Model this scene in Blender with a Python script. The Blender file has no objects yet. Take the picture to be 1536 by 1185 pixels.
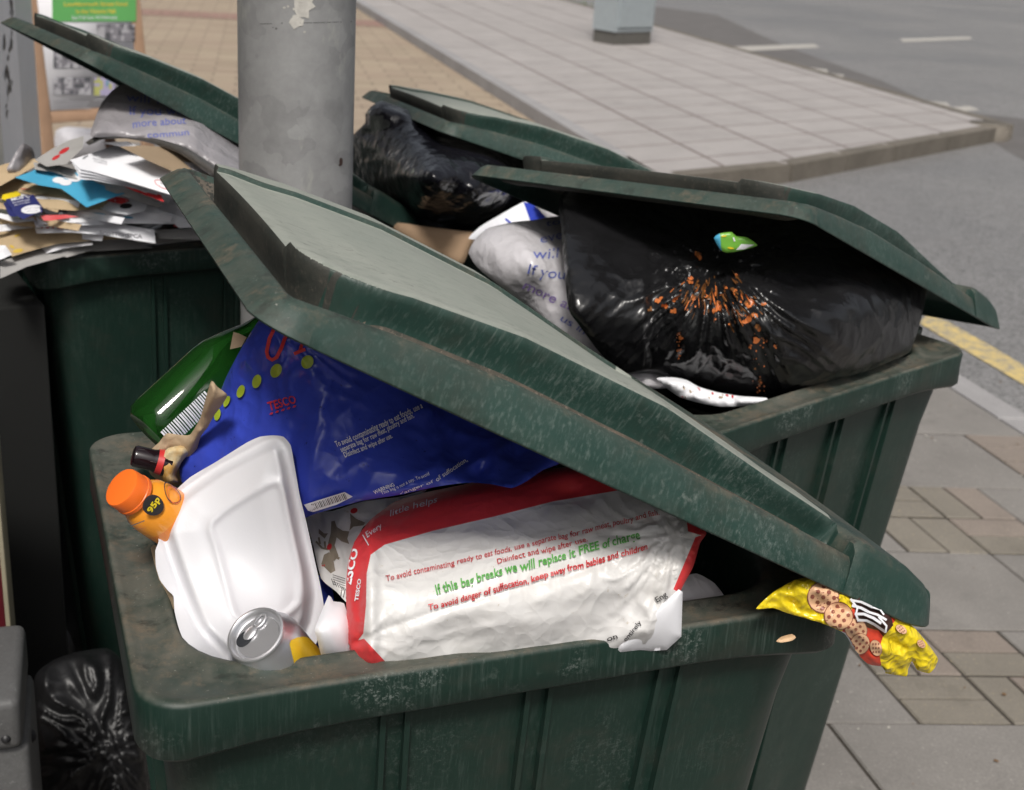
import bpy, bmesh, math, random
import numpy as np
from mathutils import Vector, Matrix
from mathutils.geometry import delaunay_2d_cdt
random.seed(7)
rad = math.radians
scene = bpy.context.scene
COL = scene.collection

# ------------------------------------------------------------------ camera
EYE = np.array([0.0, 0.0, 1.6])
FPX = 1900.0
RW = np.array([[0.99756405, 0.06975647, 0.0],
               [0.02478546, -0.35444857, 0.93474697],
               [0.06520465, -0.93246997, -0.35531410]])   # rows: world axes in camera axes (x right, y down, z forward)
cam = bpy.data.cameras.new('camera')
cam.sensor_width = 36.0
cam.lens = 36.0 * FPX / 1536.0
cam.clip_start = 0.05
cam.clip_end = 2000
cam.dof.use_dof = True
cam.dof.focus_distance = 1.2
cam.dof.aperture_fstop = 10.0
cam_ob = bpy.data.objects.new('camera', cam)
COL.objects.link(cam_ob)
M = Matrix.Identity(4)
for r in range(3):
    M[r][0] = RW[r][0]; M[r][1] = -RW[r][1]; M[r][2] = -RW[r][2]; M[r][3] = EYE[r]
cam_ob.matrix_world = M
scene.camera = cam_ob

# ------------------------------------------------------------------ light
SUN_EL, SUN_AZ = 54.0, 184.0        # azimuth clockwise from +Y (the sun stands behind the viewer's right shoulder)
world = bpy.data.worlds.new('World'); scene.world = world
world.use_nodes = True
wn = world.node_tree
sky = wn.nodes.new('ShaderNodeTexSky')
sky.sky_type = 'NISHITA'; sky.sun_disc = False
sky.sun_elevation = rad(SUN_EL); sky.sun_rotation = rad(SUN_AZ)
sky.air_density = 1.0; sky.dust_density = 6.0; sky.ozone_density = 1.0
hs = wn.nodes.new('ShaderNodeHueSaturation'); hs.inputs['Saturation'].default_value = 0.35
wn.links.new(sky.outputs[0], hs.inputs['Color'])
wn.links.new(hs.outputs[0], wn.nodes['Background'].inputs[0])
wn.nodes['Background'].inputs[1].default_value = 0.085
sl = bpy.data.lights.new('sun', 'SUN'); sl.energy = 2.3; sl.angle = rad(10); sl.color = (1.0, 0.96, 0.9)
so = bpy.data.objects.new('sun', sl); COL.objects.link(so)
az, el = rad(SUN_AZ), rad(SUN_EL)
sdir = Vector((math.sin(az) * math.cos(el), math.cos(az) * math.cos(el), math.sin(el)))
so.rotation_euler = sdir.to_track_quat('Z', 'Y').to_euler()
scene.view_settings.view_transform = 'Standard'
scene.view_settings.look = 'None'
scene.view_settings.exposure = 0.28
scene.view_settings.gamma = 1.0
scene.render.engine = 'CYCLES'
scene.cycles.max_bounces = 8
scene.cycles.transparent_max_bounces = 12

# ------------------------------------------------------------------ helpers
def rays(P):
    """directions in the world for photo points (k,2)"""
    P = np.atleast_2d(np.asarray(P, float))
    c = np.stack([P[:, 0] - 768.0, P[:, 1] - 592.5, np.full(len(P), FPX)], 1) / FPX
    return c @ RW.T
def at_y(x, y, Y):
    d = rays([(x, y)])[0]; return EYE + d * (Y / d[1])
def at_z(x, y, z):
    d = rays([(x, y)])[0]; return EYE + d * ((z - EYE[2]) / d[2])

def link(name, me, parent=None, mats=(), smooth=True):
    o = bpy.data.objects.new(name, me); COL.objects.link(o)
    for m in mats: me.materials.append(m)
    if smooth is True:
        me.polygons.foreach_set('use_smooth', [True] * len(me.polygons))
    if parent is not None: o.parent = parent
    return o
def mesh_from(verts, faces, name='mesh', fmats=None):
    me = bpy.data.meshes.new(name)
    me.from_pydata([tuple(map(float, v)) for v in verts], [], [tuple(map(int, f)) for f in faces])
    if fmats is not None: me.polygons.foreach_set('material_index', list(map(int, fmats)))
    me.update(); return me
def auto_smooth(o, ang=35):
    me = o.data
    bm = bmesh.new(); bm.from_mesh(me)
    for f in bm.faces: f.smooth = True
    for e in bm.edges:
        if len(e.link_faces) == 2 and e.calc_face_angle(0) > rad(ang): e.smooth = False
        elif len(e.link_faces) != 2: e.smooth = False
    bm.to_mesh(me); bm.free()
def empty(name, loc=(0, 0, 0), rz=0.0):
    o = bpy.data.objects.new(name, None); COL.objects.link(o)
    o.location = loc; o.rotation_euler = (0, 0, rz); o.empty_display_size = 0.1
    return o
def tag(o, label=None, cat=None, group=None, kind=None):
    if label: o['label'] = label
    if cat: o['category'] = cat
    if group: o['group'] = group
    if kind: o['kind'] = kind
    return o
def bev_box(name, lo, hi, mats, parent=None, bev=0.004, seg=2):
    bm = bmesh.new(); bmesh.ops.create_cube(bm, size=1)
    for v in bm.verts:
        for k in range(3): v.co[k] = lo[k] + (v.co[k] + .5) * (hi[k] - lo[k])
    if bev: bmesh.ops.bevel(bm, geom=bm.edges[:], offset=bev, segments=seg, profile=.5, affect='EDGES')
    me = bpy.data.meshes.new(name); bm.to_mesh(me); bm.free()
    return link(name, me, parent, mats)

# ------------------------------------------------------------------ value noise
_rs = np.random.RandomState(3); _T = _rs.rand(256, 256)
def vnoise(x, y, s=0):
    x = np.asarray(x, float) + 17.3 * s; y = np.asarray(y, float) + 31.7 * s
    xi = np.floor(x).astype(int); yi = np.floor(y).astype(int); fx = x - xi; fy = y - yi
    fx = fx * fx * fx * (fx * (fx * 6 - 15) + 10); fy = fy * fy * fy * (fy * (fy * 6 - 15) + 10)
    g = lambda i, j: _T[i % 256, j % 256]
    return ((g(xi, yi) * (1 - fx) + g(xi + 1, yi) * fx) * (1 - fy) + (g(xi, yi + 1) * (1 - fx) + g(xi + 1, yi + 1) * fx) * fy) * 2 - 1
def ridge(x, y, s=0, p=1.0):
    return 1 - np.abs(vnoise(x, y, s)) ** p
def creases(scale, amp, seed=0, ang=0.0, stretch=1.0):
    """sharp-creased film: displacement in metres of chart coordinates"""
    ca, sa = math.cos(ang), math.sin(ang)
    def fn(x, y):
        u = (x * ca + y * sa) / (scale * stretch); v = (-x * sa + y * ca) / scale
        w = vnoise(u * .7, v * .7, seed + 5) * .6
        return amp * (ridge(u + w, v + w, seed, .7) * .6 + ridge(u * 2.1 - w, v * 2.1, seed + 1, .8) * .3 + vnoise(u * .5, v * .5, seed + 2) * .8)
    return fn

def worley(x, y, s=0):
    x = np.asarray(x, float) + 11.1 * s; y = np.asarray(y, float) + 7.7 * s
    xi = np.floor(x).astype(int); yi = np.floor(y).astype(int); b1 = np.full(x.shape, 9.0); b2 = np.full(x.shape, 9.0)
    for i in (-1, 0, 1):
        for j in (-1, 0, 1):
            cx = xi + i; cy = yi + j; px = cx + _T[cx % 256, cy % 256]; py = cy + _T[(cx + 91) % 256, (cy + 37) % 256]
            d = np.hypot(px - x, py - y); m = d < b1
            b2 = np.where(m, b1, np.minimum(b2, d)); b1 = np.where(m, d, b1)
    return b1, b2
def crumple(scale, amp, seed=0, ang=0.0, stretch=1.0):
    ca, sa = math.cos(ang), math.sin(ang)
    def fn(x, y):
        u = (x * ca + y * sa) / (scale * stretch); v = (-x * sa + y * ca) / scale
        w1 = vnoise(u * .9, v * .9, seed) * .5; w2 = vnoise(u * .9, v * .9, seed + 9) * .5
        a, b = worley(u + w1, v + w2, seed); c, d = worley(u * 2.3 + w2, v * 2.3 + w1, seed + 3)
        return amp * ((a - .5) * 1.2 + (c - .5) * .42 + vnoise(u * .6, v * .6, seed + 4) * .4)
    return fn

def sstep(a, b, x):
    t = np.clip((x - a) / (b - a), 0, 1); return t * t * (3 - 2 * t)
def radial(cx, cy, k, amp, r0, r1, seed=0):
    def fn(x, y):
        th = np.arctan2(y - cy, x - cx); r = np.hypot(x - cx, y - cy)
        n = vnoise(th * 3 + 5, r / 90, seed)
        return amp * (1 - np.abs(np.sin(th * k + n * 4)) ** .7) * sstep(r1, r0, r) * np.clip(r / 12, 0, 1)
    return fn

# ------------------------------------------------------------------ materials
class NT:
    def __init__(s, name):
        s.m = bpy.data.materials.new(name); s.m.use_nodes = True; s.t = s.m.node_tree; s.b = s.t.nodes['Principled BSDF']
        s.tc = s.t.nodes.new('ShaderNodeTexCoord')
    def n(s, typ, **kw):
        x = s.t.nodes.new(typ)
        for k, v in kw.items(): setattr(x, k, v)
        return x
    def l(s, a, b): s.t.links.new(a, b)
    def noise(s, scale, detail=4, rough=.6, co='Object', vec=None):
        x = s.n('ShaderNodeTexNoise'); x.inputs['Scale'].default_value = scale; x.inputs['Detail'].default_value = detail; x.inputs['Roughness'].default_value = rough
        s.l(vec if vec is not None else s.tc.outputs[co], x.inputs['Vector']); return x.outputs['Fac']
    def stretch(s, sc, co='Object', rot=(0, 0, 0)):
        x = s.n('ShaderNodeMapping'); x.inputs['Scale'].default_value = sc; x.inputs['Rotation'].default_value = rot
        s.l(s.tc.outputs[co], x.inputs['Vector']); return x.outputs[0]
    def ramp(s, fac, a, b, ca=(0, 0, 0, 1), cb=(1, 1, 1, 1)):
        x = s.n('ShaderNodeValToRGB'); e = x.color_ramp.elements
        e[0].position = a; e[0].color = ca; e[1].position = b; e[1].color = cb
        s.l(fac, x.inputs[0]); return x.outputs[0]
    def math(s, op, a, b=None):
        x = s.n('ShaderNodeMath', operation=op)
        for k, v in enumerate((a, b)):
            if v is None: continue
            if isinstance(v, (int, float)): x.inputs[k].default_value = v
            else: s.l(v, x.inputs[k])
        return x.outputs[0]
    def mix(s, fac, a, b):
        x = s.n('ShaderNodeMix', data_type='RGBA')
        if isinstance(fac, (int, float)): x.inputs[0].default_value = fac
        else: s.l(fac, x.inputs[0])
        for k, v in ((6, a), (7, b)):
            if isinstance(v, tuple): x.inputs[k].default_value = v if len(v) == 4 else v + (1,)
            else: s.l(v, x.inputs[k])
        return x.outputs[2]
    def upness(s, lo, hi):
        g = s.n('ShaderNodeNewGeometry'); q = s.n('ShaderNodeSeparateXYZ'); s.l(g.outputs['Normal'], q.inputs[0])
        mr = s.n('ShaderNodeMapRange'); mr.inputs[1].default_value = lo; mr.inputs[2].default_value = hi; s.l(q.outputs[2], mr.inputs[0]); return mr.outputs[0]
    def bump(s, h, strength=.3, dist=.002):
        x = s.n('ShaderNodeBump'); x.inputs['Strength'].default_value = strength; x.inputs['Distance'].default_value = dist
        s.l(h, x.inputs['Height']); s.l(x.outputs[0], s.b.inputs['Normal'])
    def col(s, c): 
        if isinstance(c, tuple): s.b.inputs['Base Color'].default_value = c if len(c) == 4 else c + (1,)
        else: s.l(c, s.b.inputs['Base Color'])
    def rough(s, r):
        if isinstance(r, (int, float)): s.b.inputs['Roughness'].default_value = r
        else: s.l(r, s.b.inputs['Roughness'])

def simple(name, c, r=.5, metal=0, bumpscale=None, bstr=.2, var=.12, vscale=12, coat=0):
    t = NT(name)
    n = t.noise(vscale, 5, .65)
    lo = tuple(x * (1 - var) for x in c) + (1,); hi = tuple(min(1, x * (1 + var)) for x in c) + (1,)
    t.col(t.ramp(n, .3, .7, lo, hi)); t.rough(r); t.b.inputs['Metallic'].default_value = metal
    if coat: t.b.inputs['Coat Weight'].default_value = coat
    if bumpscale: t.bump(t.noise(bumpscale, 4, .6), bstr)
    return t.m

def green_plastic(name, base, dust=(.16, .165, .135), dustamt=.8, scratch=.5, edge=.75):
    t = NT(name)
    big = t.noise(7, 5, .65); mid = t.noise(38, 6, .7); fine = t.noise(300, 3, .7)
    c = t.ramp(t.noise(3, 4), .3, .7, tuple(x * .85 for x in base) + (1,), tuple(x * 1.2 for x in base) + (1,))
    # scratches: fine streaks
    s1 = t.noise(9, 4, .75, vec=t.stretch((24, 24, 1.1)))
    s1m = t.math('MULTIPLY', t.ramp(s1, .56, .74), t.ramp(big, .42, .68))
    c = t.mix(t.math('MULTIPLY', s1m, scratch), c, (.20, .24, .22))
    s2 = t.math('MULTIPLY', t.ramp(t.noise(14, 3, .6, vec=t.stretch((22, 22, .35), rot=(.12, .1, 0))), .52, .72), t.ramp(t.noise(3.2, 3, .6), .42, .6))
    c = t.mix(t.math('MULTIPLY', s2, scratch * .75), c, (.15, .19, .17))
    # pale scuffs
    sc = t.math('MULTIPLY', t.ramp(mid, .57, .69), t.ramp(t.noise(4.5, 3, .6), .56, .68))
    c = t.mix(t.math('MULTIPLY', sc, min(1, scratch * 1.6)), c, (.17, .195, .175))
    vf = t.noise(180, 5, .85); c = t.mix(t.math('MULTIPLY', t.math('MULTIPLY', t.ramp(vf, .52, .6), t.ramp(t.noise(7.5, 3, .6), .53, .62)), min(1, edge * 1.2)), c, (.24, .27, .25))
    # worn edges and long scuffs
    geo = t.n('ShaderNodeNewGeometry'); pe = t.math('MULTIPLY', t.ramp(geo.outputs['Pointiness'], .505, .56), t.ramp(t.noise(25, 5, .75), .38, .6))
    c = t.mix(t.math('MULTIPLY', pe, edge), c, (.20, .235, .215))
    ws = t.noise(5, 4, .75, vec=t.stretch((60, 60, 6), rot=(.2, .35, .1)))
    c = t.mix(t.math('MULTIPLY', t.math('MULTIPLY', t.ramp(ws, .58, .68), t.ramp(t.noise(6, 3), .46, .62)), scratch * .7), c, (.17, .2, .185))
    c = t.mix(t.math('MULTIPLY', t.ramp(t.noise(2.6, 6, .8), .52, .64), .6), c, (.03, .036, .028))
    # dust lying on what faces up
    up = t.upness(.35, .95)
    dm = t.math('MULTIPLY', up, t.ramp(t.math('ADD', t.math('MULTIPLY', big, .65), t.math('MULTIPLY', mid, .35)), .38, .56))
    c = t.mix(t.math('MULTIPLY', dm, dustamt), c, dust + (1,))
    # brown grime in patches
    br = t.math('MULTIPLY', up, t.ramp(t.noise(11, 7, .8), .5, .6))
    c = t.mix(t.math('MULTIPLY', br, .6), c, (.15, .115, .08))
    bk = t.math('MULTIPLY', up, t.ramp(t.noise(13, 6, .8, vec=t.stretch((1, 1.6, 1))), .55, .62))
    c = t.mix(t.math('MULTIPLY', bk, .7), c, (.02, .022, .018))
    sp = t.math('MULTIPLY', t.ramp(fine, .68, .72), up)
    c = t.mix(t.math('MULTIPLY', sp, .5), c, (.45, .44, .4))
    t.col(c)
    t.rough(t.ramp(t.math('ADD', t.math('MULTIPLY', dm, .7), t.math('MULTIPLY', mid, .3)), 0.0, .8, (.38,) * 3 + (1,), (.75,) * 3 + (1,)))
    t.bump(t.math('ADD', t.math('MULTIPLY', fine, .5), mid), .12, .001)
    return t.m
G_BODY = green_plastic('green_bin_plastic', (.0085, .026, .019), dust=(.10, .098, .08), dustamt=.9, scratch=.4, edge=.45)
G_SIDE = green_plastic('green_side_plastic', (.0085, .026, .019), dust=(.10, .098, .08), dustamt=.5, scratch=.16, edge=.12)
G_RIB = green_plastic('green_rib_plastic', (.009, .027, .02), dustamt=.2, scratch=.1, edge=.0)
G_LID = green_plastic('green_lid_plastic', (.015, .043, .034), dust=(.062, .068, .054), dustamt=.75, scratch=.6, edge=.14)
def faded():
    t = NT('sun_bleached_green_plastic')
    big = t.noise(5, 5, .65); mid = t.noise(60, 5, .7)
    st = t.noise(6, 4, .7, vec=t.stretch((2, 40, 20)))
    c = t.ramp(t.math('ADD', t.math('MULTIPLY', big, .6), t.math('MULTIPLY', st, .4)), .3, .7, (.25, .275, .24, 1), (.35, .36, .315, 1))
    c = t.mix(t.math('MULTIPLY', t.ramp(mid, .3, .5, (1, 1, 1, 1), (0, 0, 0, 1)), .35), c, (.12, .15, .12))
    c = t.mix(t.math('MULTIPLY', t.ramp(t.noise(420, 2, .6), .70, .73), .8), c, (.5, .5, .46))
    c = t.mix(t.math('MULTIPLY', t.ramp(t.noise(260, 2, .6), .72, .76), .7), c, (.03, .03, .025))
    v = t.n('ShaderNodeTexWave', wave_type='BANDS'); v.inputs['Scale'].default_value = 4; v.inputs['Distortion'].default_value = 14; v.inputs['Detail'].default_value = 5; v.inputs['Detail Scale'].default_value = 2.2
    t.l(t.stretch((1, 6, 1)), v.inputs['Vector'])
    cr = t.math('MULTIPLY', t.ramp(v.outputs['Fac'], .0, .02, (1, 1, 1, 1), (0, 0, 0, 1)), t.ramp(big, .5, .6))
    c = t.mix(t.math('MULTIPLY', cr, .5), c, (.05, .055, .045))
    t.col(c); t.rough(.55); t.bump(t.math('ADD', mid, t.math('MULTIPLY', t.noise(400, 3), .5)), .2, .001); return t.m
G_TOP = faded()
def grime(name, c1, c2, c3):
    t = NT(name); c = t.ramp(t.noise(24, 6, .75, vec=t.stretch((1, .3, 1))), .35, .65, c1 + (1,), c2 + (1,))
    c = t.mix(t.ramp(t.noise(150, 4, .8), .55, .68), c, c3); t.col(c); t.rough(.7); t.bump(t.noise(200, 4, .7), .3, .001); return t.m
G_GRIME_SHADE = grime('black_grime_and_shade', (.016, .020, .017), (.045, .044, .036), (.07, .062, .05))
G_SILT = grime('brown_silt_on_plastic', (.05, .055, .045), (.13, .105, .082), (.19, .155, .125))

# ------------------------------------------------------------------ the bin
W, L = .58, .70
WB = .565
DB = .672                       # rim, front to hinge side
def rrect(u0, u1, v0, v1, r, n=8):
    pts = []
    for (cu, cv, a0) in ((u1 - r, v1 - r, 0), (u0 + r, v1 - r, 90), (u0 + r, v0 + r, 180), (u1 - r, v0 + r, 270)):
        for k in range(n + 1):
            a = rad(a0 + 90 * k / n); pts.append((cu + r * math.cos(a), cv + r * math.sin(a)))
    return pts
def densify(pts, step=.03):
    out = []
    for i in range(len(pts)):
        a = np.array(pts[i]); b = np.array(pts[(i + 1) % len(pts)]); k = max(1, int(np.linalg.norm(b - a) / step))
        for j in range(k): out.append(tuple(a + (b - a) * j / k))
    return out
def loft(rings, closed_u=True):
    n = len(rings[0]); V = [p for r in rings for p in r]; F = []
    for i in range(len(rings) - 1):
        for j in range(n):
            k = (j + 1) % n; F.append((i * n + j, i * n + k, (i + 1) * n + k, (i + 1) * n + j))
    return V, F
def make_body():
    # local: x from front rim (0) to hinge side (DB), y from near side (0) to far side (W), z up
    base = densify(rrect(0, 1, 0, 1, .0001, 1), .03)
    def ring(ins, r, z, ztaper=0, wob=0):
        # same parametrisation for every ring: 4 corners x n plus edges
        pts = []
        u0, u1, v0, v1 = ins, DB - ins, ins, WB - ins
        N = 14; n = 8
        cs = ((u1 - r, v1 - r, 0), (u0 + r, v1 - r, 90), (u0 + r, v0 + r, 180), (u1 - r, v0 + r, 270))
        for q in range(4):
            cu, cv, a0 = cs[q]
            for k in range(n + 1):
                a = rad(a0 + 90 * k / n); pts.append((cu + r * math.cos(a), cv + r * math.sin(a)))
            cu2, cv2, a2 = cs[(q + 1) % 4]
            e0 = np.array(pts[-1]); e1 = np.array((cu2 + r * math.cos(rad(a2)), cv2 + r * math.sin(rad(a2))))
            for k in range(1, N): pts.append(tuple(e0 + (e1 - e0) * k / N))
        out = []
        for (x, y) in pts:
            zz = z
            if wob:
                # lip hangs deeper towards the corners
                cx = min(abs(x - u0), abs(x - u1)); cy = min(abs(y - v0), abs(y - v1)); t = max(cx, cy)
                zz -= wob * max(0, 1 - t / .16) ** 1.5
            out.append((x, y, zz))
        return out
    prof = [(.052, .075, -.07), (.050, .075, -.012), (.0475, .075, -.004), (.0455, .074, .0015), (.043, .072, .0028), (.040, .070, .0026), (.037, .067, .0), (.030, .060, -.0012), (.014, .048, -.0008), (.008, .045, .0022), (.004, .044, .0032), (.0012, .043, .0018), (.0, .042, -.002), (.0004, .042, -.02)]
    rings = [ring(i, r, z) for i, r, z in prof]
    rings += [ring(-.001, .043, -.036, wob=.016), ring(.003, .043, -.040, wob=.017), ring(.008, .043, -.036, wob=.014), ring(.010, .043, -.02)]
    Vr, Fr = loft(rings)
    rim = mesh_from([(x, y, z) for x, y, z in Vr], Fr, 'rim')
    # body: outside then inside
    H = 1.0
    outer = []
    for z, ins in ((-.015, .020), (-.06, .022), (-.12, .030), (-.35, .048), (-.6, .066), (-.85, .085), (-.955, .093), (-.97, .105)):
        outer.append(ring(ins, .05, z))
    inner = [ring(ins + .004, .05, z) for z, ins in ((-.9, .092), (-.6, .07), (-.35, .052), (-.02, .022 + .024))]
    Vb, Fb = loft(outer + inner)
    n = len(outer[0]); m = (len(outer) - 1) * n
    Fb.append(tuple(range(m, m + n))[::-1])
    mm = len(outer) * n
    body = mesh_from(Vb, Fb, 'body')
    # ribs on the two long sides and the front: proud vertical fins
    bm = bmesh.new()
    def fin(x0, x1, y0, y1, zt, zb, tx, ty):
        vs = [bm.verts.new((x, y, zt)) for x, y in ((x0, y0), (x1, y0), (x1, y1), (x0, y1))]
        ws = [bm.verts.new((x + tx, y + ty, zb)) for x, y in ((x0, y0), (x1, y0), (x1, y1), (x0, y1))]
        for k in range(4): bm.faces.new((vs[k], vs[(k + 1) % 4], ws[(k + 1) % 4], ws[k]))
        bm.faces.new(ws[::-1]); bm.faces.new(vs)
    for x in (.20, .335, .47):
        for side in (0, 1):
            for dx, zb in ((0, -.93 if x < .4 else -.42), (.022, -.93 if x < .4 else -.42)):
                t = (-zb - .02) * .078
                y0, y1 = (.013, .045) if side == 0 else (WB - .045, WB - .013)
                fin(x + dx, x + dx + .005, y0, y1, -.02, zb, (.32 - x) * .1, t if side == 0 else -t)
    for y in (.17, .40):
        for dy in (0, .022):
            fin(.013, .045, y + dy, y + dy + .005, -.02, -.93, .0715, (.28 - y) * .15)
    bmesh.ops.recalc_face_normals(bm, faces=bm.faces[:])
    ribs = bpy.data.meshes.new('rib'); bm.to_mesh(ribs); bm.free()
    return rim, body, ribs
def sstep(a, b, x):
    t = np.clip((x - a) / (b - a), 0, 1); return t * t * (3 - 2 * t)
UA = [0, .05, .11, .2, .35, .5, .6, .66, .7]
AA = [.018, .024, .029, .032, .036, .037, .031, .026, .021]
TA = [.034, .046, .049, .057, .073, .071, .059, .047, .043]
def make_lid():
    us = np.unique(np.round(np.concatenate([np.linspace(0, .14, 30), np.linspace(.14, .60, 42), np.linspace(.60, .674, 80), np.linspace(.674, .70, 14)]), 5))
    h = np.concatenate([np.linspace(0, .012, 6), np.linspace(.012, .036, 12), np.linspace(.036, .105, 74), np.linspace(.105, .116, 9), np.linspace(.116, W / 2, 10)])
    vs = np.unique(np.round(np.concatenate([h, W - h]), 5))
    U, V = np.meshgrid(us, vs, indexing='ij')
    a = np.interp(U, UA, AA); t = np.interp(U, UA, TA)
    a += 0; uf = .664
    # signed distance inside the raised panel
    r = .050
    cx = np.minimum(V, W - V) - .048; cu = uf - U
    dx = r - cx; du = r - cu
    inside = np.where((dx > 0) & (du > 0), r - np.hypot(dx, du), np.minimum(cx, cu))
    hin = .115 - U
    # blend of the two (rounded pocket end)
    k = .022
    hh = np.clip(.5 + .5 * (inside - hin) / k, 0, 1)
    ins = hin * (1 - hh) + inside * hh + k * hh * (1 - hh)
    wall = sstep(-.0045, .001, ins)
    edge = np.minimum(V, W - V)
    t2 = t + .005 * (1 - ((V - W / 2) / (W / 2)) ** 2) - .004 * sstep(.006, 0, edge) - .0015 * sstep(.012, 0, np.abs(ins))
    # centre panel sunk between two raised shoulders
    sunk = sstep(.108, .113, np.minimum(V, W - V)) * sstep(.10, .16, U)
    t2 = t2 - .0055 * sunk
    chan = a - .008 - .006 * sstep(.62, .67, U) + .007 * sstep(-.030, -.036, ins) 
    fl = np.minimum(edge, L - U)
    flange = a + .0018 * sstep(.0, .002, fl) * (1 - sstep(.005, .010, fl)) - (.004 + .014 * sstep(.60, .66, U) * sstep(.01, .05, edge)) * sstep(.006, .017, fl)
    Z = flange * (1 - wall) + t2 * wall
    nu, nv = U.shape
    gu, gv = np.gradient(ins, us, vs); gl = np.hypot(gu, gv) + 1e-9
    over = (.011 + .010 * sstep(.62, .66, U) * sstep(.03, .09, np.minimum(V, W - V))) * sstep(-.004, .0005, ins) * (1 - sstep(.002, .035, ins)) * sstep(.09, .13, U)   # the panel overhangs its own wall
    U0, V0 = U, V
    U = U - gu / gl * over; V = V - gv / gl * over
    orig = np.stack([U0, V0], -1).reshape(-1, 2).tolist()
    # the plan corners are rounded
    for su, sv in ((0, 0), (0, 1), (1, 0), (1, 1)):
        du = (L - U) if su else U; dv = (W - V) if sv else V; Rr = .022
        a_ = np.clip(Rr - du, 0, None); b_ = np.clip(Rr - dv, 0, None); m_ = np.maximum(a_, b_) + 1e-9; h_ = np.hypot(a_, b_) + 1e-9
        f_ = np.where((a_ > 0) & (b_ > 0), m_ / h_, 1.0)
        U = np.where((a_ > 0) & (b_ > 0), (L - Rr + a_ * f_) if su else (Rr - a_ * f_), U); V = np.where((a_ > 0) & (b_ > 0), (W - Rr + b_ * f_) if sv else (Rr - b_ * f_), V)
    verts = np.stack([U, V, Z], -1).reshape(-1, 3).tolist()
    faces = []; fm = []
    for i in range(nu - 1):
        for j in range(nv - 1):
            faces.append((i * nv + j, (i + 1) * nv + j, (i + 1) * nv + j + 1, i * nv + j + 1))
            ii = (ins[i, j] + ins[i + 1, j + 1] + ins[i + 1, j] + ins[i, j + 1]) / 4
            e_ = min(V0[i, j], W - V0[i, j]); f_ = min(e_, L - U0[i, j])
            if ii <= .0012 and U0[i, j] > .14 and f_ > .007:
                # brown silt along the sides; black front: grime plus the overhang's shade painted in
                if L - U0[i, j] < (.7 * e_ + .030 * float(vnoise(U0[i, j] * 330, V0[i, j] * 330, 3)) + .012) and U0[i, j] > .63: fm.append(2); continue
                if ii < -.0035 and f_ > .016 + .006 * math.sin(31 * U0[i, j]) * math.sin(13 * U0[i, j] + 1): fm.append(3); continue
            fm.append(1 if (ii > .0012 and U0[i, j] > .125 and not (.1065 < e_ < .1125 and U0[i, j] > .15)) else 0)
    # skirt
    per = [i * nv for i in range(nu)] + [(nu - 1) * nv + j for j in range(1, nv)] + [i * nv + nv - 1 for i in range(nu - 2, -1, -1)] + [j for j in range(nv - 2, 0, -1)]
    prev = per
    for fz, fo in ((.97, .0015), (.90, .0035), (.5, .0095), (.06, .0155), (0, .0150)):
        cur = []
        for idx in per:
            x, y, z = verts[idx]; px_, py_ = orig[idx]
            ox = -fo if px_ < 1e-6 else (fo * .95 if px_ > L - 1e-6 else 0); oy = -fo if py_ < 1e-6 else (fo if py_ > W - 1e-6 else 0)
            if (px_ > L - .02 or px_ < .02) and (py_ < .02 or py_ > W - .02):
                k1 = max(0, 1 - min(px_, L - px_) / .02); k2 = max(0, 1 - min(py_, W - py_) / .02); sx = 1 if px_ > L / 2 else -1; sy = 1 if py_ > W / 2 else -1; h_ = math.hypot(k1, k2) or 1; ox = sx * fo * k1 / h_; oy = sy * fo * k2 / h_
            # tip at the hinge end is rounded
            zb = .008 * max(0, 1 - x / .04) ** 2
            verts.append((x + ox, y + oy, zb + (z - zb) * fz)); cur.append(len(verts) - 1)
        n = len(per)
        for q in range(n):
            p = (q + 1) % n; faces.append((prev[p], prev[q], cur[q], cur[p])); fm.append(0)
        prev = cur
    me = mesh_from(verts, faces, 'lid', fm)
    bm = bmesh.new(); bm.from_mesh(me); bmesh.ops.recalc_face_normals(bm, faces=bm.faces[:])
    for f in bm.faces: f.smooth = True
    for e in bm.edges:
        if len(e.link_faces) == 2 and e.calc_face_angle(0) > rad(48): e.smooth = False
    bm.to_mesh(me); bm.free()
    return me
rim_me, body_me, rib_me = make_body(); lid_me = make_lid()
def lid_matrix(P, yaw, op, roll):
    d = np.array([-math.cos(yaw), -math.sin(yaw), 0]); v = np.array([-math.sin(yaw), math.cos(yaw), 0]); w = np.array([0, 0, 1.])
    c, s = math.cos(op), math.sin(op); u2 = d * c + w * s; w2 = -(d * s) + w * c
    c, s = math.cos(roll), math.sin(roll); v3 = v * c + w2 * s; w3 = -(v * s) + w2 * c
    m = Matrix.Identity(4)
    for r in range(3):
        m[r][0], m[r][1], m[r][2], m[r][3] = u2[r], v3[r], w3[r], P[r]
    return m
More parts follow.
